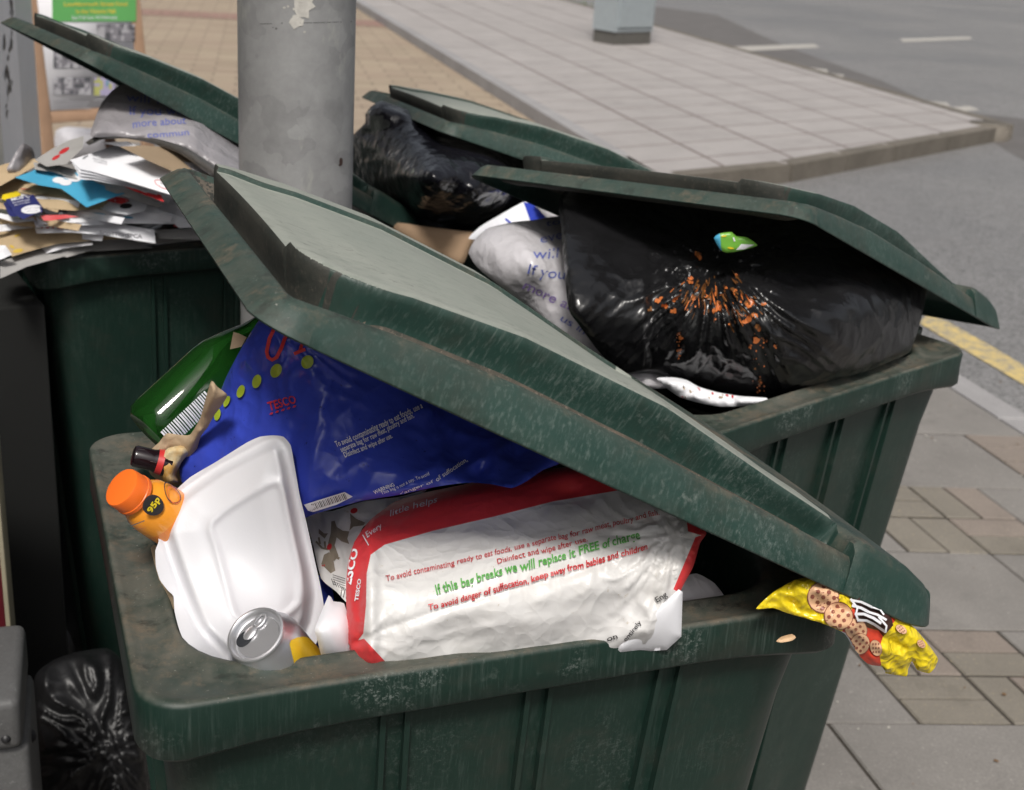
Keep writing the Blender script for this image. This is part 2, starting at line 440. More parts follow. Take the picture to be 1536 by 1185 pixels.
def make_bin(near_left, yaw, lidpose, label):
    root = empty('wheelie_bin', (near_left[0], near_left[1], 0), yaw)
    tag(root, label, 'bin', 'green wheelie bins crowded round the metal post')
    for nm, me in (('rim', rim_me), ('body', body_me), ('rib', rib_me)):
        o = bpy.data.objects.new(nm, me); COL.objects.link(o); o.parent = root; o.location = (0, 0, 1.0)
        if not me.materials: me.materials.append({'rib': G_RIB, 'body': G_SIDE}.get(nm, G_BODY))
    P, ly, op, ro = lidpose
    o = bpy.data.objects.new('lid', lid_me); COL.objects.link(o)
    if not lid_me.materials:
        lid_me.materials.append(G_LID); lid_me.materials.append(G_TOP); lid_me.materials.append(G_GRIME_SHADE); lid_me.materials.append(G_SILT)
        pass
    md = o.modifiers.new('thickness', 'SOLIDIFY'); md.thickness = .003; md.offset = -1
    o.parent = root
    rootM = Matrix.Translation(root.location) @ Matrix.Rotation(yaw, 4, 'Z')
    o.matrix_basis = rootM.inverted() @ lid_matrix(P, rad(ly), rad(op), rad(ro))
    # hinge arms behind the rim
    for y in (.12, WB - .15):
        h = bev_box('hinge', (DB - .01, y, -.045), (DB + .055, y + .03, .0), [G_BODY], root, .006); h.location = (0, 0, 1.0)
    return root
for me in (rim_me, body_me):
    me.polygons.foreach_set('use_smooth', [True] * len(me.polygons))
binF = make_bin((-.272, .822), rad(22.6), ((.403, 1.062, .989), 21.0, 28.2, -2.5), 'nearest green wheelie bin, overfull, its lid propped up over carrier bags')
a = rad(43); c = np.array([.722, 1.912]) - DB * np.array([math.cos(a), math.sin(a)])
binR = make_bin(tuple(c), a, ((.80, 2.049, .996), 45.4, 22.2, -5.6), 'green wheelie bin beside the road with a split black sack bulging under its lid')
a = rad(22); c = np.array([.40, 2.60]) - DB * np.array([math.cos(a), math.sin(a)])
binB = make_bin(tuple(c), a, ((.463, 2.629, .998), 21.5, 17.3, -2.4), 'green wheelie bin behind the post, lid resting on a shiny black sack')
a = rad(33)
binL = make_bin((-.815, 2.045), a, ((-.214, 2.423, .993), 33.2, 28.7, -.4), 'green wheelie bin heaped with letters, left of the metal post')
# ------------------------------------------------------------------ ground
DV = np.array([0.26858496, -0.963256]); HV = np.array([0.9948482, 0.10137586]); O2 = np.array([1.25975564, 3.65353202])
def gp(a, b): return O2 + DV * a + HV * b
def paving_mat(name, c1, c2, speck, r=.8, wet=0.0):
    t = NT(name)
    c = t.ramp(t.noise(2.2, 5, .65, 'Object'), .3, .7, c1 + (1,), c2 + (1,))
    c = t.mix(t.math('MULTIPLY', t.ramp(t.noise(160, 4, .8), .35, .7), .5), c, tuple(x * .6 for x in c1) + (1,))
    c = t.mix(t.math('MULTIPLY', t.ramp(t.noise(90, 3, .8), .62, .68), .6), c, speck + (1,))
    c = t.mix(t.math('MULTIPLY', t.ramp(t.noise(5, 5, .7), .55, .7), .35), c, tuple(x * .55 for x in c1) + (1,))
    t.col(c); t.rough(r); t.bump(t.noise(220, 4, .7), .35, .002); return t.m
M_SLAB = paving_mat('grey_slab', (.18, .168, .155), (.265, .248, .23), (.38, .36, .33))
M_BRICK = paving_mat('mossy_brick', (.175, .157, .13), (.24, .215, .178), (.42, .35, .22))
M_BRICK2 = paving_mat('pink_brick', (.205, .172, .147), (.27, .226, .192), (.42, .36, .29))
M_JOINT = simple('dark_joint', (.05, .042, .035), .9, bumpscale=80)
def road():
    t = NT('asphalt')
    n = t.noise(.25, 5, .6); f = t.noise(120, 3, .85)
    c = t.ramp(n, .35, .65, (.16, .155, .155, 1), (.235, .23, .23, 1))
    c = t.mix(t.math('MULTIPLY', t.ramp(t.noise(14, 6, .85), .42, .6), .75), c, (.12, .115, .113))
    c = t.mix(t.math('MULTIPLY', t.ramp(f, .45, .62), .8), c, (.31, .30, .30))
    c = t.mix(t.math('MULTIPLY', t.ramp(t.noise(55, 3, .8), .5, .6), .8), c, (.06, .065, .06))
    t.col(c); t.rough(t.ramp(n, .4, .6, (.45,) * 3 + (1,), (.75,) * 3 + (1,))); t.bump(f, .5, .004); return t.m
M_ROAD = road()
M_KERB = paving_mat('kerb_stone', (.27, .26, .26), (.36, .35, .35), (.45, .44, .43))
M_KERB2 = paving_mat('old_kerb_stone', (.10, .088, .07), (.20, .175, .145), (.3, .27, .23))
M_LINE = simple('worn_white_paint', (.38, .36, .33), .7, var=.35, vscale=40)
M_YEL = None
def yellow():
    t = NT('worn_yellow_paint')
    c = t.mix(t.ramp(t.noise(22, 7, .85), .44, .58), (.58, .44, .17), (.27, .245, .2))
    t.col(c); t.rough(.7); t.bump(t.noise(120, 3), .4, .003); return t.m
M_YEL = yellow()
def plate(polys, z, name, mats, fm=None, bevel=None, depth=0):
    """flat tiles: each polygon a raised tile with sides"""
    V = []; F = []; FM = []
    for q, p in enumerate(polys):
        p = [np.array(x) for x in p]; n = len(p); c = sum(p) / n; b = len(V)
        zz = z if np.isscalar(z) else z[q]
        if bevel:
            for x in p:
                V.append((x[0], x[1], zz - .004))
            for x in p:
                y = x + (c - x) / np.linalg.norm(c - x) * bevel; V.append((y[0], y[1], zz))
            for k in range(n): F.append((b + k, b + (k + 1) % n, b + n + (k + 1) % n, b + n + k)); FM.append(fm[q] if fm else 0)
            F.append(tuple(range(b + n, b + 2 * n))); FM.append(fm[q] if fm else 0)
        else:
            for x in p: V.append((x[0], x[1], zz))
            F.append(tuple(range(b, b + n))); FM.append(fm[q] if fm else 0)
        if depth:
            b2 = len(V)
            for x in p: V.append((x[0], x[1], zz - depth))
            for k in range(n): F.append((b2 + k, b2 + (k + 1) % n, b + (k + 1) % n, b + k)); FM.append(fm[q] if fm else 0)
    me = mesh_from(V, F, name, FM)
    bm = bmesh.new(); bm.from_mesh(me)
    bmesh.ops.recalc_face_normals(bm, faces=bm.faces[:])
    for f in bm.faces:
        if abs(f.normal.z) > .9 and f.normal.z < 0 and not depth: f.normal_flip()
    bm.to_mesh(me); bm.free()
    return link(name, me, None, mats, smooth=False)
def rect(a0, a1, b0, b1, g=.004):
    return [gp(a0 + g, b0 + g), gp(a1 - g, b0 + g), gp(a1 - g, b1 - g), gp(a0 + g, b1 - g)]
E1 = 400
tag(plate([[(-E1, -20), (E1, -20), (E1, E1 * 2), (-E1, E1 * 2)]], -.05, 'ground', [M_JOINT]), kind='structure')
rp = [gp(3, .81), gp(3, 200), gp(-200, 200), gp(-200, .81)]
tag(plate([rp], -.022, 'road', [M_ROAD]), kind='structure')
# near pavement: joints below, slabs and bricks above
tag(plate([[gp(3, .68), gp(-60, .68), gp(-60, -30), gp(3, -30)]], -.006, 'pavement_joints', [M_JOINT]), kind='structure')
sl_p, sl_m = [], []
def slab(a0, a1, b0, b1, m=0): sl_p.append(rect(a0, a1, b0, b1)); sl_m.append(m)
def bricks_h(a0, a1, b0, b1, n, m=1):
    for k in range(n): slab(a0 + (a1 - a0) * k / n, a0 + (a1 - a0) * (k + 1) / n, b0, b1, m if random.random() < .7 else 3 - m)
def bricks_v(a0, a1, b0, b1, n, m=1):
    for k in range(n): slab(a0, a1, b0 + (b1 - b0) * k / n, b0 + (b1 - b0) * (k + 1) / n, m if random.random() < .8 else 3 - m)
def fill(a0, a1, b_hi, lo=-6):
    b = b_hi
    while b > lo: slab(a0, a1, b - .66, b); b -= .66
bricks_v(-1.20, -.97, -.2, .68, 8, 2); fill(-1.2, -.97, -.2)
slab(-.97, -.45, .1, .68); fill(-.97, -.45, .1)
slab(-.45, 0, -.2, .45); bricks_h(-.45, 0, .45, .68, 4, 2); fill(-.45, 0, -.2)
slab(0, .45, .225, .68); bricks_v(0, .225, 0, .225, 2); bricks_h(0, .225, -.225, 0, 2); bricks_h(.225, .45, 0, .225, 2, 2); bricks_v(.225, .45, -.24, 0, 2)
sl_p.pop if False else None
slab(0, .45, -.9, -.24); fill(0, .45, -.9)
slab(.45, .87, 0, .68); slab(.45, .87, -.66, 0); fill(.45, .87, -.66)
slab(.87, 1.27, -1.3, -.66); bricks_v(.87, 1.075, -.66, -.445, 2, 2); bricks_h(.87, 1.075, -.445, -.24, 2); slab(.87, 1.27, -.24, .22); slab(.87, 1.27, .22, .68)
bricks_h(1.075, 1.27, -.66, -.445, 2); bricks_v(1.075, 1.27, -.445, -.24, 2); fill(.87, 1.27, -1.3)
slab(1.27, 1.72, -.87, -.2); slab(1.27, 1.72, -1.5, -.87); slab(1.27, 1.72, -.2, .68); fill(1.27, 1.72, -1.5)
for a in (1.72, 2.16, 2.6): fill(a, a + .44, .68)
a = -1.2
while a > -5.1: fill(a - .45, a, .68, -8); a -= .45
sz = [random.uniform(-.0015, .0015) for _ in sl_p]
tag(plate(sl_p, sz, 'pavement', [M_SLAB, M_BRICK, M_BRICK2], sl_m, bevel=.004), kind='structure')
# kerb of the near pavement
kp = []
b = 3.0
while b > -45: kp.append([gp(b, .684), gp(b - .9, .684), gp(b - .9, .81), gp(b, .81)]); b -= .906
tag(plate(kp, [.001 if k * -.906 + 3 > -5.0 else .108 for k in range(len(kp))], 'kerb', [M_KERB], bevel=.006, depth=.13), kind='structure')
# tan block paving further back, left of the kerb strip
def blockpave():
    t = NT('tan_block_paving')
    b = t.n('ShaderNodeTexBrick'); b.offset = .5
    b.inputs['Color1'].default_value = (.36, .29, .21, 1); b.inputs['Color2'].default_value = (.29, .23, .165, 1); b.inputs['Mortar'].default_value = (.15, .12, .09, 1)
    b.inputs['Scale'].default_value = 1; b.inputs['Brick Width'].default_value = .42; b.inputs['Row Height'].default_value = .21; b.inputs['Mortar Size'].default_value = .008
    mp = t.n('ShaderNodeMapping'); mp.inputs['Rotation'].default_value = (0, 0, rad(-12)); t.l(t.tc.outputs['Object'], mp.inputs[0]); t.l(mp.outputs[0], b.inputs['Vector'])
    c = t.mix(t.math('MULTIPLY', t.ramp(t.noise(1.2, 4), .4, .65), .35), b.outputs[0], (.27, .19, .15))
    t.col(c); t.rough(.7); t.bump(t.noise(60, 3), .3, .003); return t.m
M_TAN = blockpave()
tag(plate([[gp(-5.1, .68), gp(-60, .68), gp(-60, -30), gp(-5.1, -30)]], .0, 'block_paving', [M_TAN]), kind='structure')
M_RED = paving_mat('red_brick_band', (.26, .16, .13), (.33, .21, .17), (.36, .27, .22))
rb = []
p0 = at_z(210, 22, .004)[:2]; p1 = at_z(370, 30, .004)[:2]; dd = (p1 - p0) / np.linalg.norm(p1 - p0); nn = np.array([-dd[1], dd[0]])
for k in range(-30, 60):
    q = p0 + dd * k * .13; rb.append([q, q + dd * .12, q + dd * .12 + nn * .9, q + nn * .9])
tag(plate(rb, .006, 'red_paving_band', [M_RED]), kind='structure')
# island pavement between the kerb strip and the carriageway
isl = [gp(-5.0, .80), gp(-5.27, 1.95), gp(-6.30, 3.2), gp(-7.95, 5.20), gp(-16.9, 5.2), gp(-40, 5.2), gp(-40, .82)]
sa, sb = .53, .742
tiles, tm = [], []
from mathutils.geometry import intersect_point_line
def clip_poly(poly, clipper):
    out = list(poly)
    n = len(clipper); area = sum(clipper[i][0] * clipper[(i + 1) % n][1] - clipper[(i + 1) % n][0] * clipper[i][1] for i in range(n))
    cl = clipper if area > 0 else clipper[::-1]
    for i in range(n):
        a, b = np.array(cl[i]), np.array(cl[(i + 1) % n]); e = b - a
        inp = out; out = []
        if not inp: return []
        side = lambda p: e[0] * (p[1] - a[1]) - e[1] * (p[0] - a[0])
        for j in range(len(inp)):
            p, q = np.array(inp[j]), np.array(inp[(j + 1) % len(inp)]); sp, sq = side(p), side(q)
            if sp >= 0: out.append(p)
            if (sp >= 0) != (sq >= 0): out.append(p + (q - p) * sp / (sp - sq))
    return out
cl = [gp(-4.5, .80), gp(-5.14, 1.90), gp(-7.60, 4.80), gp(-7.95, 5.06), gp(-40, 5.08), gp(-40, .82)]
HV2 = np.array([.7755, .6314])     # the island's cross joints run at their own angle
def gp2(a, b): return gp(-4.3, .69) + DV * a + HV2 * b * 1.0
for i in range(-70, 14):
    for j in range(0, 8):
        p = [gp2(i * sa + .016, j * sb + .016), gp2((i + 1) * sa - .016, j * sb + .016), gp2((i + 1) * sa - .016, (j + 1) * sb - .016), gp2(i * sa + .016, (j + 1) * sb - .016)]
        p = clip_poly(p, cl)
        if len(p) >= 3: tiles.append(p); tm.append(0)
M_TILE = paving_mat('pinkish_tile', (.325, .300, .288), (.43, .40, .385), (.52, .46, .43), .6)
M_TJ = simple('tile_joint', (.13, .10, .09), .9)
tag(plate([cl], .100, 'island_joints', [M_TJ]), kind='structure')
tag(plate(tiles, .105, 'island_pavement', [M_TILE], tm, bevel=.004), kind='structure')
def kerb_run(pts, width, top, name, mat, seg=.9):
    V, F = [], []
    polys = []
    for i in range(len(pts) - 1):
        a, b = np.array(pts[i]), np.array(pts[i + 1]); d = b - a; ln = np.linalg.norm(d); d /= ln; n = np.array([d[1], -d[0]]); k = max(1, int(round(ln / seg)))
        for j in range(k):
            s, e = a + d * (ln * j / k + .006), a + d * (ln * (j + 1) / k - .006)
            polys.append([s, e, e + n * width, s + n * width])
    o = plate(polys, top, name, [mat], bevel=.026, depth=.17); return o
# traced along its outer edge
ko = kerb_run([gp(-4.6, .88), gp(-5.22, 1.88), gp(-6.30, 3.2), gp(-7.62, 4.82)], .13, .107, 'island_kerb', M_KERB2, 1.0)
tag(ko, kind='structure')
ko2 = kerb_run([gp(-7.75, 5.08), gp(-40, 5.08)], .13, .107, 'island_kerb_long', M_KERB2, 1.0); tag(ko2, kind='structure')
bmc = bmesh.new(); bmesh.ops.create_cone(bmc, cap_ends=True, segments=24, radius1=.20, radius2=.19, depth=.26)
bmesh.ops.bevel(bmc, geom=[e for e in bmc.edges if all(v.co.z > 0 for v in e.verts)], offset=.02, segments=2, affect='EDGES')
me = bpy.data.meshes.new('kerb_corner'); bmc.to_mesh(me); bmc.free()
kc = link('kerb_corner', me, None, [M_KERB2]); q = gp(-7.74, 4.95); kc.location = (q[0], q[1], -.018); tag(kc, kind='structure')
# road markings (flat paint)
def mark(px, name, mat, z=-.018, label=None):
    P = [at_z(x, y, z)[:2] for x, y in px]
    o = plate([P], z, name, [mat]); tag(o, kind='structure'); return o
mark([(1086, 70), (1222, 66), (1230, 71), (1090, 78)], 'road_marking', M_LINE)
mark([(1183, 98), (1240, 104), (1243, 111), (1190, 104)], 'road_marking', M_LINE)
mark([(1240, 110), (1266, 112), (1258, 125), (1242, 122)], 'road_marking', M_LINE)
mark([(1334, 145), (1420, 154), (1428, 161), (1345, 151)], 'road_marking', M_LINE)
mark([(1376, 164), (1455, 159), (1470, 165), (1405, 171)], 'road_marking', M_LINE)
mark([(1350, 58), (1455, 55), (1458, 59), (1354, 63)], 'road_marking', M_LINE)
mark([(1390, 470), (1414, 478), (1480, 515), (1536, 548), (1600, 590), (1600, 615), (1536, 577), (1470, 538), (1405, 500), (1380, 485)], 'yellow_line', M_YEL)
M_PATCH = paving_mat('dark_tarmac_strip', (.115, .107, .102), (.155, .145, .14), (.22, .21, .2), .7)
pt = [at_z(*p, -.02)[:2] for p in ((985, 10), (1075, 22), (1180, 70), (1320, 120), (1420, 165), (1536, 178), (1700, 230), (1700, 330), (1510, 226), (1452, 188), (1258, 127), (1000, 52), (900, 15))]
tag(plate([pt], -.0185 - .0015, 'tarmac_strip', [M_PATCH]), kind='structure')

# ------------------------------------------------------------------ metal column
def galv(name, c=(.42, .42, .42)):
    t = NT(name)
    v = t.n('ShaderNodeTexVoronoi', feature='F1'); v.inputs['Scale'].default_value = 22; v.inputs['Randomness'].default_value = 1
    wv = t.n('ShaderNodeVectorMath', operation='ADD'); nn = t.n('ShaderNodeTexNoise'); nn.inputs['Scale'].default_value = 14; nn.inputs['Detail'].default_value = 3; t.l(t.tc.outputs['Object'], nn.inputs['Vector'])
    sc = t.n('ShaderNodeVectorMath', operation='SCALE'); sc.inputs['Scale'].default_value = .12; t.l(nn.outputs['Color'], sc.inputs[0]); t.l(t.tc.outputs['Object'], wv.inputs[0]); t.l(sc.outputs[0], wv.inputs[1]); t.l(wv.outputs[0], v.inputs['Vector'])
    q = t.n('ShaderNodeSeparateColor'); t.l(v.outputs['Color'], q.inputs[0])
    cc = t.ramp(t.math('ADD', t.math('MULTIPLY', q.outputs[0], .22), t.math('MULTIPLY', t.noise(20, 6, .7), .75)), .3, .75, tuple(x * .66 for x in c) + (1,), tuple(x * 1.02 for x in c) + (1,))
    cc = t.mix(t.math('MULTIPLY', t.ramp(t.noise(9, 5, .7, vec=t.stretch((1, 1, .45))), .63, .68), .55), cc, (.5, .5, .46))
    cc = t.mix(t.ramp(t.noise(32, 3, .6), .735, .76), cc, (.05, .045, .04))
    t.col(cc); t.rough(.5); t.b.inputs['Metallic'].default_value = .35; t.bump(t.noise(60, 4), .12, .002); return t.m
M_GALV = galv('galvanised_steel')
def tube_obj(name, x, y, r, z0, z1, mats, parent=None, seg=64, taper=1.0):
    V, F = [], []
    zs = np.linspace(z0, z1, 24)
    for i, z in enumerate(zs):
        rr = r * (1 + (taper - 1) * i / 23)
        for k in range(seg): V.append((rr * math.cos(2 * math.pi * k / seg), rr * math.sin(2 * math.pi * k / seg), z))
    for i in range(23):
        for k in range(seg): F.append((i * seg + k, i * seg + (k + 1) % seg, (i + 1) * seg + (k + 1) % seg, (i + 1) * seg + k))
    F.append(tuple(range(23 * seg, 24 * seg)))
    o = link(name, mesh_from(V, F, name), parent, mats); o.location = (x, y, 0); auto_smooth(o, 50); return o
pc = at_y(445, 140, 1.93)
pole = tube_obj('lamp_column', pc[0], pc[1], .086, 0, 4.5, [M_GALV])
def on_pole(px, py):
    o = EYE[:2] - np.array(pc[:2]); d = rays([(px, py)])[0]; A = d[0] ** 2 + d[1] ** 2; B = 2 * (o @ d[:2]); Cc = o @ o - .0866 ** 2
    q = EYE + d * ((-B - math.sqrt(max(0, B * B - 4 * A * Cc))) / (2 * A)); return q - np.array([pc[0], pc[1], 0])
def pole_patch(name, polys, mat):
    V, F = [], []
    for p in polys:
        b = len(V); V += [tuple(on_pole(x, y)) for x, y in p]; F.append(tuple(range(b, b + len(p))))
    return link(name, mesh_from(V, F, name), pole, [mat])
rp_ = random.Random(2)
def blob2(x, y, rx, ry, n=12, j=.35): return [(x + rx * rp_.uniform(1 - j, 1 + j) * math.cos(6.283 * k / n), y + ry * rp_.uniform(1 - j, 1 + j) * math.sin(6.283 * k / n)) for k in range(n)]
pole_patch('paint_splash', [blob2(455, 10, 14, 18), blob2(446, 34, 10, 9), blob2(460, -6, 12, 10)] + [blob2(452 + rp_.gauss(0, 9), 14 + rp_.gauss(0, 16), 2, 2, 6) for _ in range(16)], simple('pale_splash', (.50, .48, .44), .7, var=.15, vscale=90))
pole_patch('rust_spot', [blob2(512, 242, 2.6, 5, 9), blob2(510, 247, 2, 2, 7)], simple('rust', (.05, .025, .02), .8))
pole_patch('scratch', [[(350 + 20 * k + 20, 36 - k * .5), (350 + 20 * k + 38, 35.6 - k * .5), (350 + 20 * k + 38, 36.4 - k * .5), (350 + 20 * k + 20, 36.9 - k * .5)] for k in range(1, 8) if k not in (2, 3)], simple('dark_scratch', (.09, .09, .085), .7))
tag(pole, 'thick galvanised metal lamp column standing between the bins', 'lamp column')
# ------------------------------------------------------------------ far cabinet
M_CAB = simple('grey_cabinet_paint', (.30, .335, .35), .45, var=.06)
M_CABD = simple('grey_cabinet_plinth', (.10, .095, .085), .7)
cA, cB, cC = at_z(887, 62, .105)[:2], at_z(921, 68, .105)[:2], at_z(977, 66, .105)[:2]
root = empty('street_cabinet', (cB[0], cB[1], .105))
def prism(name, poly, z0, z1, mats, parent=None, off=(0, 0)):
    n = len(poly); V = [(p[0] - off[0], p[1] - off[1], z0) for p in poly] + [(p[0] - off[0], p[1] - off[1], z1) for p in poly]
    F = [(k, (k + 1) % n, n + (k + 1) % n, n + k) for k in range(n)] + [tuple(range(n, 2 * n)), tuple(range(n))[::-1]]
    me = mesh_from(V, F, name); bm = bmesh.new(); bm.from_mesh(me); bmesh.ops.recalc_face_normals(bm, faces=bm.faces[:]); bm.to_mesh(me); bm.free()
    return link(name, me, parent, mats, smooth=False)
cD = cA + (cC - cB)
ctr = (cA + cC) / 2
quad = [cA, cB, cC, cD]
ins = [p + (ctr - p) * .05 for p in quad]
prism('plinth', ins, 0, .16, [M_CABD], root, cB)
prism('housing', quad, .16, 2.6, [M_CAB], root, cB)
e0 = cB + (cC - cB) * .05; e1 = cB + (cC - cB) * .95; nrm = np.array([(cC - cB)[1], -(cC - cB)[0]]); nrm /= np.linalg.norm(nrm)
prism('door', [e0 + nrm * .02, e1 + nrm * .02, e1 - nrm * .01, e0 - nrm * .01], .22, 2.5, [M_CAB], root, cB)
tag(root, 'tall grey metal cabinet standing on the pinkish tiled island', 'cabinet')
# small green post and weeds at the top
g0 = at_z(800, 3, 0)[:2]
pp = tube_obj('bollard', g0[0], g0[1], .12, 0, 1.0, [simple('grey_bollard_paint', (.2, .22, .22), .5)], seg=24)
tag(pp, 'slim grey bollard at the far edge of the tiled island', 'bollard')
V, F = [], []
for k in range(260):
    x, y = g0 + np.array([random.gauss(.1, .55), random.gauss(-.1, .25)]); h = random.uniform(.03, .11); a = random.uniform(0, 6.28); w = .012
    b = len(V); V += [(x - w * math.cos(a), y - w * math.sin(a), 0), (x + w * math.cos(a), y + w * math.sin(a), 0), (x + random.uniform(-.05, .05), y + random.uniform(-.05, .05), h)]; F.append((b, b + 1, b + 2))
wd = link('weeds', mesh_from(V, F, 'weeds'), None, [simple('weed_green', (.14, .2, .05), .7)], smooth=False); tag(wd, 'green weeds growing round the far bollard', 'weeds', kind='stuff')
# ------------------------------------------------------------------ soft things: film, paper, card
def tps(ctrl):
    P = np.array([[c[0], c[1]] for c in ctrl], float) / 300.0
    lam = []
    for c in ctrl:
        d = rays([(c[0], c[1])])[0]
        lam.append(c[2] / d[1] if len(c) == 3 else (c[3] - EYE[2]) / d[2])
    lam = np.array(lam); n = len(P)
    K = np.linalg.norm(P[:, None] - P[None], axis=2); K = np.where(K > 0, K * K * np.log(K + 1e-12), 0) + np.eye(n) * 1e-4
    A = np.zeros((n + 3, n + 3)); A[:n, :n] = K; A[:n, n] = 1; A[:n, n + 1:] = P; A[n, :n] = 1; A[n + 1:, :n] = P.T
    w = np.linalg.solve(A, np.concatenate([lam, np.zeros(3)]))
    def f(Q):
        Q = np.atleast_2d(Q) / 300.0
        r = np.linalg.norm(Q[:, None] - P[None], axis=2); U = np.where(r > 0, r * r * np.log(r + 1e-12), 0)
        return U @ w[:n] + w[n] + Q @ w[n + 1:]
    return f
def Z(x, y, z): return (x, y, None, z)
def smooth_poly(pts, step=6, round_=True):
    pts = [np.array(p, float) for p in pts]; n = len(pts); out = []
    for i in range(n):
        p0, p1, p2, p3 = pts[i - 1], pts[i], pts[(i + 1) % n], pts[(i + 2) % n]
        k = max(1, int(np.linalg.norm(p2 - p1) / step))
        for j in range(k):
            t = j / k
            if round_:
                q = .5 * ((2 * p1) + (p2 - p0) * t + (2 * p0 - 5 * p1 + 4 * p2 - p3) * t * t + (3 * p1 - p0 - 3 * p2 + p3) * t ** 3)
                q = q * .55 + (p1 + (p2 - p1) * t) * .45
            else: q = p1 + (p2 - p1) * t
            out.append(q)
    return np.array(out)
def dist_poly(Q, poly):
    a = poly; b = np.roll(poly, -1, 0); best = np.full(len(Q), 1e9)
    for p, q in zip(a, b):
        d = q - p; L2 = d @ d + 1e-12
        t = np.clip(((Q - p) @ d) / L2, 0, 1); r = np.linalg.norm(Q - (p + t[:, None] * d), axis=1); best = np.minimum(best, r)
    return best
def inside_poly(Q, poly):
    x, y = Q[:, 0], Q[:, 1]; ins = np.zeros(len(Q), bool); n = len(poly)
    for i in range(n):
        x1, y1 = poly[i]; x2, y2 = poly[(i + 1) % n]
        c = ((y1 > y) != (y2 > y)); xx = (x2 - x1) * (y - y1) / (y2 - y1 + 1e-12) + x1
        ins ^= c & (x < xx)
    return ins
_tc = {}
def text_geo(s, shear=0.0, bold=0.0, space=1.0):
    k = (s, shear, bold, space)
    if k in _tc: return _tc[k]
    cu = bpy.data.curves.new('t', 'FONT'); cu.body = s; cu.size = 1; cu.shear = shear; cu.offset = bold; cu.resolution_u = 3; cu.space_character = space
    o = bpy.data.objects.new('t', cu); me = bpy.data.meshes.new_from_object(o)
    V = np.array([(v.co.x, v.co.y) for v in me.vertices]); F = [tuple(p.vertices) for p in me.polygons]
    bpy.data.objects.remove(o); bpy.data.curves.remove(cu); bpy.data.meshes.remove(me)
    if len(V) == 0: V = np.zeros((0, 2))
    _tc[k] = (V, F); return V, F
def T(s, p0, p1, h, mat, shear=0, bold=0, up=None):
    """a line of writing from p0 to p1 with cap height h"""
    return ('text', s, np.array(p0, float), np.array(p1, float), h, mat, shear, bold, up)
def PG(pts, mat): return ('poly', [np.array(p, float) for p in pts], mat)
def ELL(c, rx, ry, ang, mat, n=20):
    a = rad(ang); return PG([(c[0] + rx * math.cos(t) * math.cos(a) - ry * math.sin(t) * math.sin(a), c[1] + rx * math.cos(t) * math.sin(a) + ry * math.sin(t) * math.cos(a)) for t in np.linspace(0, 2 * math.pi, n, endpoint=False)], mat)
def STROKE(pts, w, mat):
    P = smooth_poly(pts, 4) if False else np.array(pts, float)
    Ld, Rd = [], []
    for i in range(len(P)):
        d = P[min(i + 1, len(P) - 1)] - P[max(i - 1, 0)]; d = d / (np.linalg.norm(d) + 1e-9); n = np.array([-d[1], d[0]]) * w / 2
        Ld.append(P[i] + n); Rd.append(P[i] - n)
    return ('strip', Ld, Rd, mat)
